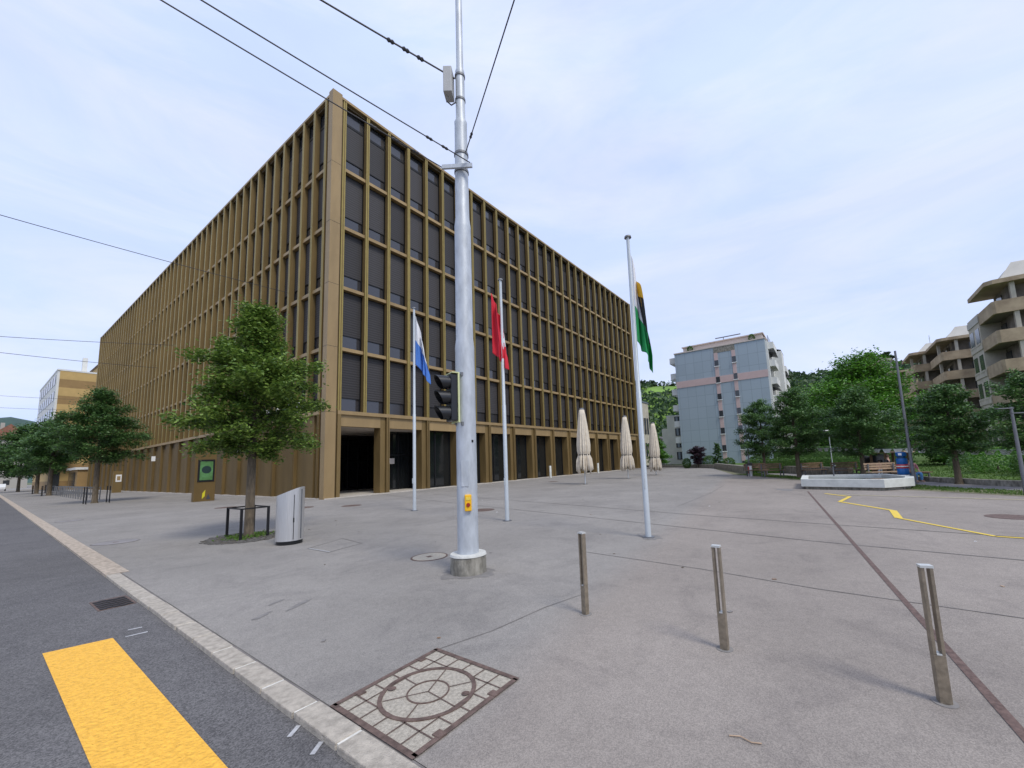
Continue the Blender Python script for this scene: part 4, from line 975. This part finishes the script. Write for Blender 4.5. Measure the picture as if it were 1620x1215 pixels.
# pennant line
t = thing('pennant_line', 'long string of pale pennants strung across the park', 'bunting', (18, -24, 1.6))
pts = [(21.5, -21.0, 1.95), (17.5, -24.2, 1.75), (15.0, -27.0, 1.55), (11.9, -30.4, 1.35), (8.0, -33.5, 1.25)]
st = []; g = MB()
for p, q in zip(pts[:-1], pts[1:]):
    p, q = Vector(p), Vector(q); m_ = max(2, int((q-p).length/.5))
    for k in range(m_+1):
        s = k/m_; v = p.lerp(q, s); v.z -= .12*4*s*(1-s)*.5; st.append(v)
MB().tube(st, .008, 5).build('string', 'pole_paint', t)
for a_, b_ in zip(st[:-1], st[1:]):
    d = (b_-a_); g.add([a_+d*.08, a_+d*.92, a_+d*.72+Vector((.03, .02, -.20)), a_+d*.25+Vector((-.02, .02, -.19))], [(0, 1, 2, 3)])
o = g.build('pennants', 'bunting', t); s_ = o.modifiers.new('th', 'SOLIDIFY'); s_.thickness = .004
# play equipment: dark net hammock behind tree
t = thing('parked_stroller', 'dark covered stroller standing behind the park tree at the fountain', 'stroller', (18.6, -25.3, 0), R(30))
MB().obox((0, 0, .55), (1, 0, 0), .35, .25, .2).build('seat_shell', 'cloth_dark', t, world=False, bevel=.06)
g = MB(); g.tube([(.3, 0, .7), (.1, 0, 1.0), (-.3, 0, .95)], [.2, .27, .2], 12); g.build('hood', 'cloth_dark', t, world=False, smooth=True)
for i in (-.3, .3):
    for j in (-.22, .22): MB().tube([(i, j-.02, .14), (i, j+.02, .14)], .14, 16).build('wheel', 'tyre', t, world=False)

# people: skin-modified figures
def person(x, y, z, rz, pose, top, legs, label, s=1.0):
    J = {'pel': (0, 0, .92), 'bel': (0, 0, 1.08), 'chest': (0, 0, 1.32), 'neck': (0, 0, 1.5), 'hip_l': (.1, 0, .9), 'hip_r': (-.1, 0, .9), 'kn_l': (.12, -.02, .5), 'kn_r': (-.12, -.02, .5),
         'an_l': (.13, .02, .09), 'an_r': (-.13, .02, .09), 'to_l': (.14, -.16, .04), 'to_r': (-.14, -.16, .04), 'sh_l': (.19, 0, 1.43), 'sh_r': (-.19, 0, 1.43), 'el_l': (.27, .02, 1.14), 'el_r': (-.27, .02, 1.14), 'wr_l': (.26, -.08, .9), 'wr_r': (-.26, -.08, .9), 'ha_l': (.26, -.11, .82), 'ha_r': (-.26, -.11, .82), 'hd': (0, -.01, 1.66)}
    if pose == 'sit':
        d = -.50
        for k in J: J[k] = (J[k][0], J[k][1], J[k][2]+d)
        J.update({'kn_l': (.13, -.42, .46), 'kn_r': (-.13, -.42, .46), 'an_l': (.13, -.40, .09), 'an_r': (-.13, -.40, .09), 'to_l': (.14, -.56, .04), 'to_r': (-.14, -.56, .04), 'wr_l': (.16, -.3, .5), 'wr_r': (-.16, -.3, .5), 'ha_l': (.14, -.37, .5), 'ha_r': (-.14, -.37, .5), 'el_l': (.26, -.08, .66), 'el_r': (-.26, -.08, .66)})
    rad = {'pel': .13, 'bel': .12, 'chest': .14, 'neck': .055, 'hip_l': .09, 'hip_r': .09, 'kn_l': .06, 'kn_r': .06, 'an_l': .04, 'an_r': .04, 'to_l': .035, 'to_r': .035, 'sh_l': .06, 'sh_r': .06, 'el_l': .042, 'el_r': .042, 'wr_l': .028, 'wr_r': .028, 'ha_l': .03, 'ha_r': .03, 'hd': .095}
    E = [('pel', 'bel'), ('bel', 'chest'), ('chest', 'neck'), ('neck', 'hd'), ('pel', 'hip_l'), ('pel', 'hip_r'), ('hip_l', 'kn_l'), ('hip_r', 'kn_r'), ('kn_l', 'an_l'), ('kn_r', 'an_r'), ('an_l', 'to_l'), ('an_r', 'to_r'), ('chest', 'sh_l'), ('chest', 'sh_r'), ('sh_l', 'el_l'), ('sh_r', 'el_r'), ('el_l', 'wr_l'), ('el_r', 'wr_r'), ('wr_l', 'ha_l'), ('wr_r', 'ha_r')]
    ks = list(J); me = bpy.data.meshes.new('body'); me.from_pydata([tuple(c*s for c in J[k]) for k in ks], [(ks.index(a), ks.index(b)) for a, b in E], [])
    t = thing('person', label, 'person', (x, y, z), rz)
    def skinned(me, nm, mt_, grow=0, keep=None):
        o = bpy.data.objects.new(nm, me); col.objects.link(o); o.parent = t
        me.materials.append(MT[mt_]); m = o.modifiers.new('skin', 'SKIN'); m.use_smooth_shade = True
        for i, k in enumerate(keep or ks):
            v = me.skin_vertices[0].data[i]; r = (rad[k]+grow)*s; v.radius = (r, r*.8 if k in ('pel', 'bel', 'chest') else r); v.use_root = (i == 0)
        u = o.modifiers.new('sub', 'SUBSURF'); u.levels = 1; u.render_levels = 2
        return o
    def part_mesh(keep, edges):
        m = bpy.data.meshes.new('cloth'); m.from_pydata([tuple(c*s for c in J[k]) for k in keep], [(keep.index(a), keep.index(b)) for a, b in edges], [])
        tmp = bpy.data.objects.new('tmp', m); tmp.modifiers.new('s', 'SKIN'); return m, tmp
    tmp = bpy.data.objects.new('tmp', me); tmp.modifiers.new('s', 'SKIN')
    skinned(me, 'body', 'skin')
    kp = ['bel', 'pel', 'chest', 'sh_l', 'sh_r', 'el_l', 'el_r']; m, _ = part_mesh(kp, [('bel', 'pel'), ('bel', 'chest'), ('chest', 'sh_l'), ('chest', 'sh_r'), ('sh_l', 'el_l'), ('sh_r', 'el_r')]); skinned(m, 'shirt', top, .014, kp)
    kp = ['pel', 'hip_l', 'hip_r', 'kn_l', 'kn_r', 'an_l', 'an_r']; m, _ = part_mesh(kp, [('pel', 'hip_l'), ('pel', 'hip_r'), ('hip_l', 'kn_l'), ('hip_r', 'kn_r'), ('kn_l', 'an_l'), ('kn_r', 'an_r')]); skinned(m, 'trousers', legs, .016, kp)
    hd = Vector(J['hd'])*s; g = MB(); n = 14
    vs = []
    for i in range(7):
        th = math.pi*.62*i/6
        for k in range(n): a = 2*math.pi*k/n; vs.append((hd.x+.108*s*math.sin(th)*math.cos(a), hd.y+.02*s+.115*s*math.sin(th)*math.sin(a), hd.z+.02*s+.115*s*math.cos(th)))
    g.add(vs, [(i*n+k, i*n+(k+1) % n, (i+1)*n+(k+1) % n, (i+1)*n+k) for i in range(6) for k in range(n)]).build('hair', 'hair', t, world=False, smooth=True)
person(13.9, -26.6, .0, R(-60), 'sit', 'cloth_pink', 'cloth_blue', 'seated person in pink top and blue trousers on the low bench by the mast', .9)
person(15.6, -25.95, .0, R(-40), 'stand', 'cloth_dark', 'cloth_dark', 'standing person in dark clothes left of the blue column', .72)
person(17.2, -25.7, .0, R(-60), 'stand', 'cloth_pink', 'flag_white', 'small person in pink top beside the wooden playhouse', .55)

# ------------------------------------------------------------ apartment block (blue grey panels)
t = thing('apartment_block', 'tall blue grey panelled apartment block with a pink band and stair windows', 'building', (60, -10, 0))
X = 60; ya_, yb_, HT = -16.8, -2.55, 19.6
MB().box(X, ya_, -.5, X+34, yb_, HT).build('panel_wall', 'blue_panels', t)
MB().box(X-.06, ya_-.05, 13.45, X, yb_+.05, 14.6).build('pink_band', 'pink_panel', t)
for y0, y1 in ((-9.72, -9.12), (-12.42, -11.86)):
    MB().box(X-.065, y0, 0, X, y1, 13.45).build('pink_strip', 'pink_panel', t); MB().box(X-.065, y0, 14.6, X, y1, 18.6).build('pink_strip', 'pink_panel', t)
for k in range(7):
    for j, (y0, y1) in enumerate(((-9.75, -9.15), (-12.45, -11.9))):
        z = 17.35-2.85*k+(0 if j == 0 else .2)
        if z < 0: continue
        wd = MB().box(X-.10, y0, z-1.0, X-.065, y1, z).build('window', 'window_dark', t)
        MB().box(X-.2, y0-.1, z-1.12, X-.07, y1+.1, z-1.0).build('sill', 'sign_white', wd)
g = MB(); g.box(X-.04, -12.4, 18.6, X+1, -9.1, HT+.02); g.build('vent_grille', 'concrete', t)
MB().box(X-.1, ya_-.1, HT, X+34.1, yb_+.1, HT+.18).build('roof_edge', 'roof_beige', t)
MB().box(X+1.5, ya_+.4, HT+.18, X+33, yb_-1.2, HT+1.25).build('penthouse', 'roof_beige', t)
MB().box(X+1.3, ya_+.2, HT+1.25, X+33.2, yb_-1.0, HT+1.42).build('penthouse_roof', 'roof_beige', t)
g = MB(); g.tube([(X+2, -10.5, 21.0), (X+2, -10.5, 21.6)], .06, 6); g.box(X+1.9, -13.2, 21.55, X+2.1, -9.2, 21.68); g.build('roof_rail', 'grey_steel', t)
for k in range(7):
    z = 1.0+2.85*k
    if k > 0:
        b_ = MB().box(X+.5, yb_, z, X+5, yb_+1.1, z+1.05).build('balcony', 'white_render', t)
    for q, (x0, x1) in enumerate(((60.9, 66.0), (72.5, 78.5), (84, 90))):
        b_ = MB().box(x0, ya_-1.0, z-.1, x1, ya_-.302, z+.08).build('balcony', 'white_render', t)
        MB().box(x0, ya_-1.08, z-.1, x1, ya_-1.0, z+.98).build('parapet', 'white_render', b_)
        MB().box(x0-.08, ya_-1.0, z-.1, x0, ya_-.31, z+.98).build('side_panel', 'white_render', b_)
        MB().box(x0+.5, ya_-.36, z+.3, x1-.6, ya_-.303, z+2.3).build('window', 'window_dark', b_)
        if (k+q) % 2: MB().add([(x0+.2, ya_-.31, z+2.35), (x1-.4, ya_-.31, z+2.35), (x1-.4, ya_-1.25, z+2.0), (x0+.2, ya_-1.25, z+2.0)], [(0, 1, 2, 3)]).build('awning', 'sign_slate', b_)
g = MB(); g.box(60.3, ya_-.3, 0, 94, ya_-.002, HT-.3); g.build('white_side_wall', 'white_render', t)
MB().box(67.5, ya_-1.6, 0, 71.5, ya_-.302, HT-.8).build('white_bay', 'white_render', t)
for y_, lb in ((-5.0, 'left'), (-14.9, 'right')):
    bush(61.2, y_, .5, .5, 1.2, 'small bush growing on the %s end of the apartment block roof' % lb, 350, .2, name='roof_bush', z=HT+.18)

# white stepped building and neighbours behind
t = thing('white_house', 'white stepped building with curtained windows behind the left edge of the blue grey block', 'building', (72, 0, 0))
MB().box(70, -6, 0, 84, 3.0, 9.6).build('wall', 'cream_render', t); MB().box(70.2, 3.0, 0, 84, 4.2, 7.2).build('side_wing', 'cream_render', t)
MB().box(69.95, -6, 9.6, 84.1, 3.1, 9.75).build('roof_edge', 'white_render', t)
for k in range(4):
    z = .9+2.35*k; wd = MB().box(69.93, -1.6, z, 70, 1.4, z+1.5).build('window', 'window_dark', t)
    g = MB()
    for q in range(4): g.box(69.89, -1.5+q*.74, z+.05, 69.925, -1.5+q*.74+.42, z+1.45)
    g.build('curtain', 'curtain_grey', wd)
t = thing('brown_house', 'narrow brown building with white framed panel just beyond the office block', 'building', (56, 6, 0))
MB().box(52, 1.5, 0, 56, 14, 10.8).build('wall', 'brutal_wall', t); MB().box(51.9, 1.4, 10.8, 56.1, 14.1, 11).build('roof_edge', 'roof_edge', t)
MB().box(51.9, 1.6, .3, 52, 6, 10.4).build('brown_cladding', 'brutal_band', t)
for k in range(3): MB().box(52.6+1.1*k, 1.4, 5.5, 53.2+1.1*k, 1.5, 8.2).build('window', 'window_dark', t)
for k in range(3): MB().box(52.6+1.1*k, 1.4, 1.8, 53.2+1.1*k, 1.5, 4.0).build('window', 'window_dark', t)
t = thing('grey_house', 'low grey building with dark sloping roof behind the farthest umbrella', 'building', (66, 5, 0))
MB().box(72, 4.6, 0, 82, 9.5, 5.2).build('wall', 'house_wall', t)
g = MB(); g.add([(71.5, 4.2, 5.2), (71.5, 9.9, 5.2), (82, 9.9, 5.2), (82, 4.2, 5.2), (71.5, 9.9, 6.6), (82, 9.9, 6.6)], [(0, 3, 5, 4), (0, 4, 1), (3, 2, 5), (1, 4, 5, 2)]); g.build('roof', 'slate_roof', t)
MB().box(71.93, 5.3, 2.2, 72, 8.6, 4.2).build('window', 'window_dark', t)

# ------------------------------------------------------------ concrete flats on the right
def flats(name, label, x0, x1, y0, y1, ztop, nfl, piers, roofh=2.9, eave=.4, cut=.2, solid=None, roofx=None):
    """open -x and +y sides carry loggias; bands run round with a chamfered corner"""
    t = thing(name, label, 'building', (x0, y1, 0))
    rx = roofx or x1
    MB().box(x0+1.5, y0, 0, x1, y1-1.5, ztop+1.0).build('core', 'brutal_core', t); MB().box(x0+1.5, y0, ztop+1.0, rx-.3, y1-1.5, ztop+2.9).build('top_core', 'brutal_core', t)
    if solid:
        MB().box(solid, y0, 0, x1+.02, y1+.03, ztop+1.25).build('window_wall', 'brutal_wall', t)
        for k in range(6):
            for xx in (solid+.35, solid+2.3):
                w0 = MB().box(xx, y1+.031, max(0, ztop-2.8*k-1.75), xx+1.25, y1+.06, ztop-2.8*k-.15).build('window', 'window_dark', t)
                MB().box(xx-.1, y1+.03, ztop-2.8*k-1.95, xx+1.4, y1+.14, ztop-2.8*k-1.76).build('sill', 'brutal_wall', w0)
            MB().box(solid-.02, y1+.03, ztop-2.8*k+.35, x1+.03, y1+.10, ztop-2.8*k+1.0).build('wall_band', 'roof_slab' if k == 0 else 'brutal_wall', t)
    for k in range(nfl):
        z = ztop-2.8*k
        if z < -1: break
        zb = max(z, 0)
        poly = [(x0, y0), (x0, y1-cut), (x0+cut, y1), (x1, y1), (x1, y0)]
        bnd = MB()
        inn_ = [(x0+.2, y0), (x0+.2, y1-cut-.1), (x0+cut+.1, y1-.2), (x1, y1-.2)]
        ot = [(x0, y0), (x0, y1-cut), (x0+cut, y1), (x1, y1)]
        for i in range(3):
            bnd.prism([ot[i], ot[i+1], inn_[i+1], inn_[i]], zb, z+1.2)
        bnd.build('parapet', 'brutal_band', t)
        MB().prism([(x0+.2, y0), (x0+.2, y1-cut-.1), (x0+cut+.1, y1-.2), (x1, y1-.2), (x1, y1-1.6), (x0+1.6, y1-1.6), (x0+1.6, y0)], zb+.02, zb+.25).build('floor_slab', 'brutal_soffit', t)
        for (a, b) in piers:
            MB().box(a-.16, b-.16, z+.3, a+.16, b+.16, z+2.8).build('pier', 'brutal_wall', t)
        # windows in the recess
        g = MB(); yy = y1-3.2
        while yy > y0+1: g.box(x0+1.44, yy-1.1, z+.5, x0+1.5, yy, z+2.4); yy -= 2.6
        xx = x0+3
        while xx < x1-2: g.box(xx, y1-1.5, z+.4, xx+1.4, y1-1.44, z+2.4); xx += 2.9
        g.build('window', 'window_dark', t)
        g = MB(); xx = x0+4.5
        while xx < x1-1.5: g.box(xx, y1-1.5, z+.4, xx+.9, y1-1.43, z+2.2); xx += 5.8
        g.build('shutter', 'sign_white', t)
    z = ztop+2.8
    MB().prism([(x0-.25, y0), (x0-.25, y1-cut), (x0+cut-.1, y1+.3), (rx, y1+.3), (rx, y0)], z, z+eave).build('roof_slab', 'brutal_band', t)
    a = [(x0+.5, y0, z+eave), (x0+.5, y1-cut-.6, z+eave), (x0+cut+.5, y1-.8, z+eave), (rx-.2, y1-.8, z+eave), (rx-.2, y0, z+eave)]
    b = [(x0+3.4, y0, z+eave+roofh), (x0+2.0, y1-2.2, z+eave+roofh), (x0+2.2, y1-2.4, z+eave+roofh), (rx-.8, y1-2.4, z+eave+roofh), (rx-.8, y0, z+eave+roofh)]
    MB().add(a+b, [(0, 1, 6, 5), (1, 2, 7, 6), (2, 3, 8, 7), (3, 4, 9, 8), (9, 5, 6, 7, 8)]).build('roof', 'roof_slab', t)
    return t
flats('concrete_flats', 'nearest brown concrete terrace of flats with stacked loggias at the right edge', 43.0, 51.2, -56, -37.4, 13.7, 6, [(43.3, -38.9), (43.3, -43.0), (43.3, -47.0)], 2.0, solid=47.4, roofx=48.6)
t = thing('stair_block', 'pale concrete block set back between the two nearest terraces of flats', 'building', (59, -43, 0))
MB().box(51.25, -56, 0, 67.5, -43, 15.9).build('wall', 'brutal_wall', t)
MB().box(51.25, -56, 15.9, 67.5, -42.9, 16.1).build('roof_edge', 'roof_edge', t)
for k in range(5):
    for xx in (53.5, 57, 61, 64.5):
        w0 = MB().box(xx, -43, .9+2.8*k, xx+1.2, -42.96, 2.6+2.8*k).build('window', 'window_dark', t)
flats('concrete_flats', 'middle brown concrete terrace of flats, set back from the nearest one', 67.6, 75.5, -56, -37.9, 13.6, 6, [(67.9, -39.6), (67.9, -42.5), (70.5, -38.2)], 1.8)
flats('concrete_flats', 'third brown concrete terrace of flats, narrow and half hidden by trees', 75.8, 84, -56, -35.9, 13.5, 6, [(76.1, -37.4), (78.6, -36.2)], 1.6)
flats('concrete_flats', 'farthest brown concrete terrace of flats behind the tall thin mast', 97, 108, -60, -35.3, 13.9, 7, [(97.3, -38.4), (97.3, -41.5)], .3)
t = thing('round_antenna', 'small pale antenna on the roof of the third terrace of flats', 'antenna', (80, -38, 17)); MB().tube([(80, -39, 17), (80, -39, 20)], .05, 6).build('mast', 'pole_paint', t); MB().tube([(79.5, -39, 19.5), (80.5, -39, 19.5)], .03, 6).build('bar', 'pole_paint', t)

# ------------------------------------------------------------ ochre building, left houses, car
t = thing('ochre_building', 'ochre striped building with a white window facade beyond the office block', 'building', (0, 93, 0))
for k in range(14):
    z0 = 22.4-1.6*(k+1); MB().box(-2.7, 94, max(0, z0), 12, 125, z0+1.6).build('clad_band', 'ochre_light' if k % 2 == 0 else 'ochre_dark', t)
MB().box(-3.0, 94.1, 3.5, -2.7, 125, 22.6).build('white_facade', 'white_render', t)
MB().box(-3.05, 93.95, 22.4, 12.1, 125.1, 22.7).build('roof_edge', 'white_render', t)
for k in range(6):
    for j in range(7):
        MB().box(-3.06, 96+4*j, 4.4+3.1*k, -3.0, 98.6+4*j, 6.2+3.1*k).build('window', 'window_dark', t)
MB().box(.6, 100, 22.7, 1.3, 100.8, 26.6).build('chimney', 'white_render', t); MB().box(3, 98, 22.7, 12, 110, 25.4).build('roof_room', 'ochre_light', t)
g = MB(); g.add([(2.6, 97.6, 25.4), (12, 97.6, 25.4), (12, 110, 25.4), (2.6, 110, 25.4), (5.5, 97.6, 27.4), (12, 97.6, 27.4), (12, 110, 27.4), (5.5, 110, 27.4)], [(0, 1, 5, 4), (0, 4, 7, 3), (4, 5, 6, 7), (0, 3, 2, 1)]); g.build('roof_hood', 'slate_roof', t)
MB().box(-2.72, 93.9, 0, -1.5, 94, 3.2).build('shop_window', 'window_dark', t); MB().box(2.2, 93.9, .9, 5.5, 94, 3.2).build('shop_window', 'window_dark', t)
t = thing('shop_pavilion', 'low white pavilion with wide glass front behind the bicycle hoops', 'building', (-1, 85, 0))
MB().box(-.6, 82, 0, 6, 92, 3.4).build('wall', 'ochre_dark', t); MB().box(-.9, 81.7, 3.4, 6.3, 92.3, 3.8).build('roof', 'white_render', t); MB().box(1.6, 81.93, .8, 4.6, 82, 3.0).build('window', 'window_dark', t); MB().box(-.66, 84, .6, -.6, 90, 3.0).build('window', 'window_dark', t)
def house(x, y, w_, d, h, rh, label, wall='house_wall', roof='roof_tile'):
    t = thing('house', label, 'house', (x, y, 0)); MB().box(x, y, 0, x+w_, y+d, h).build('wall', wall, t)
    e = .6; a = [(x-e, y-e, h), (x+w_+e, y-e, h), (x+w_+e, y+d+e, h), (x-e, y+d+e, h), (x+w_/2, y-e, h+rh), (x+w_/2, y+d+e, h+rh)]
    rf = MB().add(a, [(0, 1, 4), (1, 2, 5, 4), (2, 3, 5), (3, 0, 4, 5), (0, 3, 2, 1)]).build('roof', roof, t)
    MB().box(x+w_*.3, y+d*.4, h+rh*.4, x+w_*.3+.8, y+d*.4+.8, h+rh+.8).build('chimney', wall, rf)
    for k in range(max(1, int(h//3))):
        for j in range(max(1, int(w_//3))): MB().box(x+1+3*j, y-.05, 1+3*k, x+2.2+3*j, y, 2.4+3*k).build('window', 'window_dark', t)
        for j in range(max(1, int(d//3.5))): MB().box(x-.05, y+1+3.5*j, 1+3*k, x, y+2.2+3.5*j, 2.4+3*k).build('window', 'window_dark', t)
house(-9.0, 176, 8.5, 14, 14.5, 4.6, 'red roofed house peeping over the trees left of the ochre building')
house(-17, 200, 12, 12, 12, 5, 'orange roofed house at the far left edge', 'house_wall', 'roof_tile')
house(-15, 250, 14, 10, 9, 5, 'pale house low at the left edge beyond the street trees', 'white_render', 'slate_roof')
t = thing('parked_car', 'white car parked far down the street at the left edge', 'car', (-7.4, 118, 0), R(88))
g = MB(); prof = [(-2.1, .35), (-2.1, .8), (-1.5, .95), (-.9, 1.42), (.7, 1.45), (1.3, 1.0), (2.0, .85), (2.15, .4)]
g.add([(a, -.85, b) for a, b in prof]+[(a, .85, b) for a, b in prof], [tuple(range(8)), tuple(range(15, 7, -1))]+[(i, 8+i, 8+(i+1) % 8, (i+1) % 8) for i in range(8)]); g.build('body', 'car_white', t, world=False, bevel=.05)
for s in (-1, 1): MB().add([(-1.2, s*.86, 1.0), (-.8, s*.86, 1.35), (.6, s*.86, 1.38), (1.0, s*.86, 1.02)], [(0, 1, 2, 3)]).build('side_window', 'window_dark', t, world=False)
for a_ in (-1.3, 1.35):
    for s in (-1, 1): MB().tube([(a_, s*.72, .33), (a_, s*.9, .33)], .33, 18).build('wheel', 'tyre', t, world=False)

# ------------------------------------------------------------ hills
def hill(name, pts, depth, mt_):
    """ridge polyline of (x,y,z) seen from the plaza; slopes down toward it with a rounded top"""
    g = MB(); n = len(pts); rows = []
    dirs = []
    for (x, y, z) in pts:
        d = Vector((x+11.85, y+23.6)).normalized(); dirs.append(d)
    prof = [(-1.0, -.01), (-.75, .18), (-.5, .45), (-.25, .75), (-.1, .93), (0, 1), (.25, .95), (.7, .5)]
    for p, h_ in prof:
        for (x, y, z), d in zip(pts, dirs): rows.append((x+d.x*depth*p, y+d.y*depth*p, z*h_))
    fs = [(j*n+i, j*n+i+1, (j+1)*n+i+1, (j+1)*n+i) for j in range(len(prof)-1) for i in range(n-1)]
    return structure(g.add(rows, fs).build(name, mt_, smooth=True)), rows, fs
ridge = [(250, 330, 30), (330, 190, 62), (352, 130, 70), (356, 96, 66), (366, 60, 64), (376, 20, 66), (372, -15, 58), (352, -50, 53), (330, -78, 52), (330, -140, 55), (300, -220, 50)]
h1, rows, fs = hill('hill', ridge, 190, 'field')
V = np.array(rows); n = 26000; q = rng.integers(0, len(fs), n); F = np.array(fs)[q]; a = rng.random((n, 1)); b = rng.random((n, 1))
C = (V[F[:, 0]]*(1-a)+V[F[:, 1]]*a)*(1-b)+(V[F[:, 3]]*(1-a)+V[F[:, 2]]*a)*b
# leave the open field free of trees
def infield(C): return (C[:, 1] > 52) & (C[:, 1] < 104) & (C[:, 2] > 53) & (C[:, 2] < 68.5) & (C[:, 0] > 250) & (C[:, 0] < 352)
C = C[~infield(C)]; k = len(C)
cell = np.floor(C[:, 1]/9)*31+np.floor(C[:, 0]/9)*17+np.floor(C[:, 2]/7)*7; hh = (np.sin(cell)*43758.5) % 1
C = C+np.column_stack([rng.normal(0, 1.5, k), rng.normal(0, 1.5, k), rng.uniform(0, 1, k)*(2.5+5*hh)])
tag(leaf_mesh('hillside_woodland', C, 3.0, 'leaf_hill', None, flat=.1, asp=.8), 'dark green woodland covering the distant hillside', 'woodland', kind='stuff')
for i, (x, y, h_, r_) in enumerate(((352, 116, 12, 6), (356, 106, 11, 5), (357, 88, 5.5, 3), (356, 80, 5, 2.5), (352, 124, 12, 6), (338, -52, 10, 7), (340, -60, 9, 6))):
    zb = 62 if y > 0 else 56
    tt = tree(x, y, h_, h_*.2, r_, ['dark tree on the hill crest left of the open field', 'second dark tree on the hill crest above the field', 'small tree on the crest over the field', 'tiny tree on the crest right of the field', 'large dark tree at the left end of the crest', 'round tree on the hilltop above the concrete flats', 'round tree on the hilltop left of the hill house'][i], 1500, 1.6, 'leaf_hill', tpb, .4, 24, None, 'hill_tree', seed=50+i, twig=.9)
    tt.location.z = zb
def hhouse(x, y, z, w_, d, h, rh, label, roof):
    house(x, y, w_, d, h, rh, label, 'house_wall', roof)
    o = [q for q in bpy.data.objects if q.get('label') == label][0]; o.location.z = z
hhouse(276, -56, 44.5, 12, 10, 4, 2.6, 'house with brown hipped roof on the hilltop above the concrete flats', 'slate_roof')
for i, (x, y, z, lb) in enumerate(((255, -48, 36.5, 'white terrace house on the slope just under the hilltop house'), (235, -45, 30, 'white terrace house halfway down the slope beside the concrete flats'), (215, -43, 22, 'lowest white terrace house on the slope beside the concrete flats'))):
    t = thing('hill_house', lb, 'house', (x, y, z), 0, 'white terrace houses on the slope'); MB().box(0, -6, -8, 14, 6, 3).build('wall', 'white_render', t, world=False); MB().box(-.1, -5, .6, 0, 5, 2.3).build('window', 'window_dark', t, world=False); MB().box(-1, -6.3, 3, 14, 6.3, 3.3).build('roof', 'slate_roof', t, world=False)
hl = [(-900, 2200, 60), (-300, 2100, 150), (-40, 2100, 190), (60, 2050, 205), (140, 2000, 180), (300, 1950, 150), (800, 1800, 60)]
hill('far_hill', hl, 500, 'far_green') if 'far_green' in MT else None
mat('far_green', (.045, .085, .07), .95, 0, .25, .01); hill('far_hill', hl, 500, 'far_green')

# debris on the asphalt
rd = random.Random(5)
for i in range(34):
    x = rd.uniform(-10, 4); y = rd.uniform(-26, -10); s = rd.uniform(.008, .02)
    a_ = rd.uniform(0, 3.1)
    o = MB().obox((x, y, .006), (math.cos(a_), math.sin(a_), 0), s*1.4, s*.8, .003).build('fallen_leaf', rd.choice(['bark', 'wood', 'stain_and_shade', 'bark', 'wood_pale', 'sign_white']))
    tag(o, 'tiny dry leaf or speck lying on the plaza asphalt', 'leaf', 'scattered specks on the asphalt')
C_ = [(-9.12, -22.93, .006), (-9.10, -22.99, .010), (-9.12, -23.05, .008), (-9.10, -23.10, .008)]
tag(MB().tube(C_, .004, 5).build('twig', 'wood_pale'), 'thin yellowish twig lying on the asphalt between the middle and right bollards', 'twig')
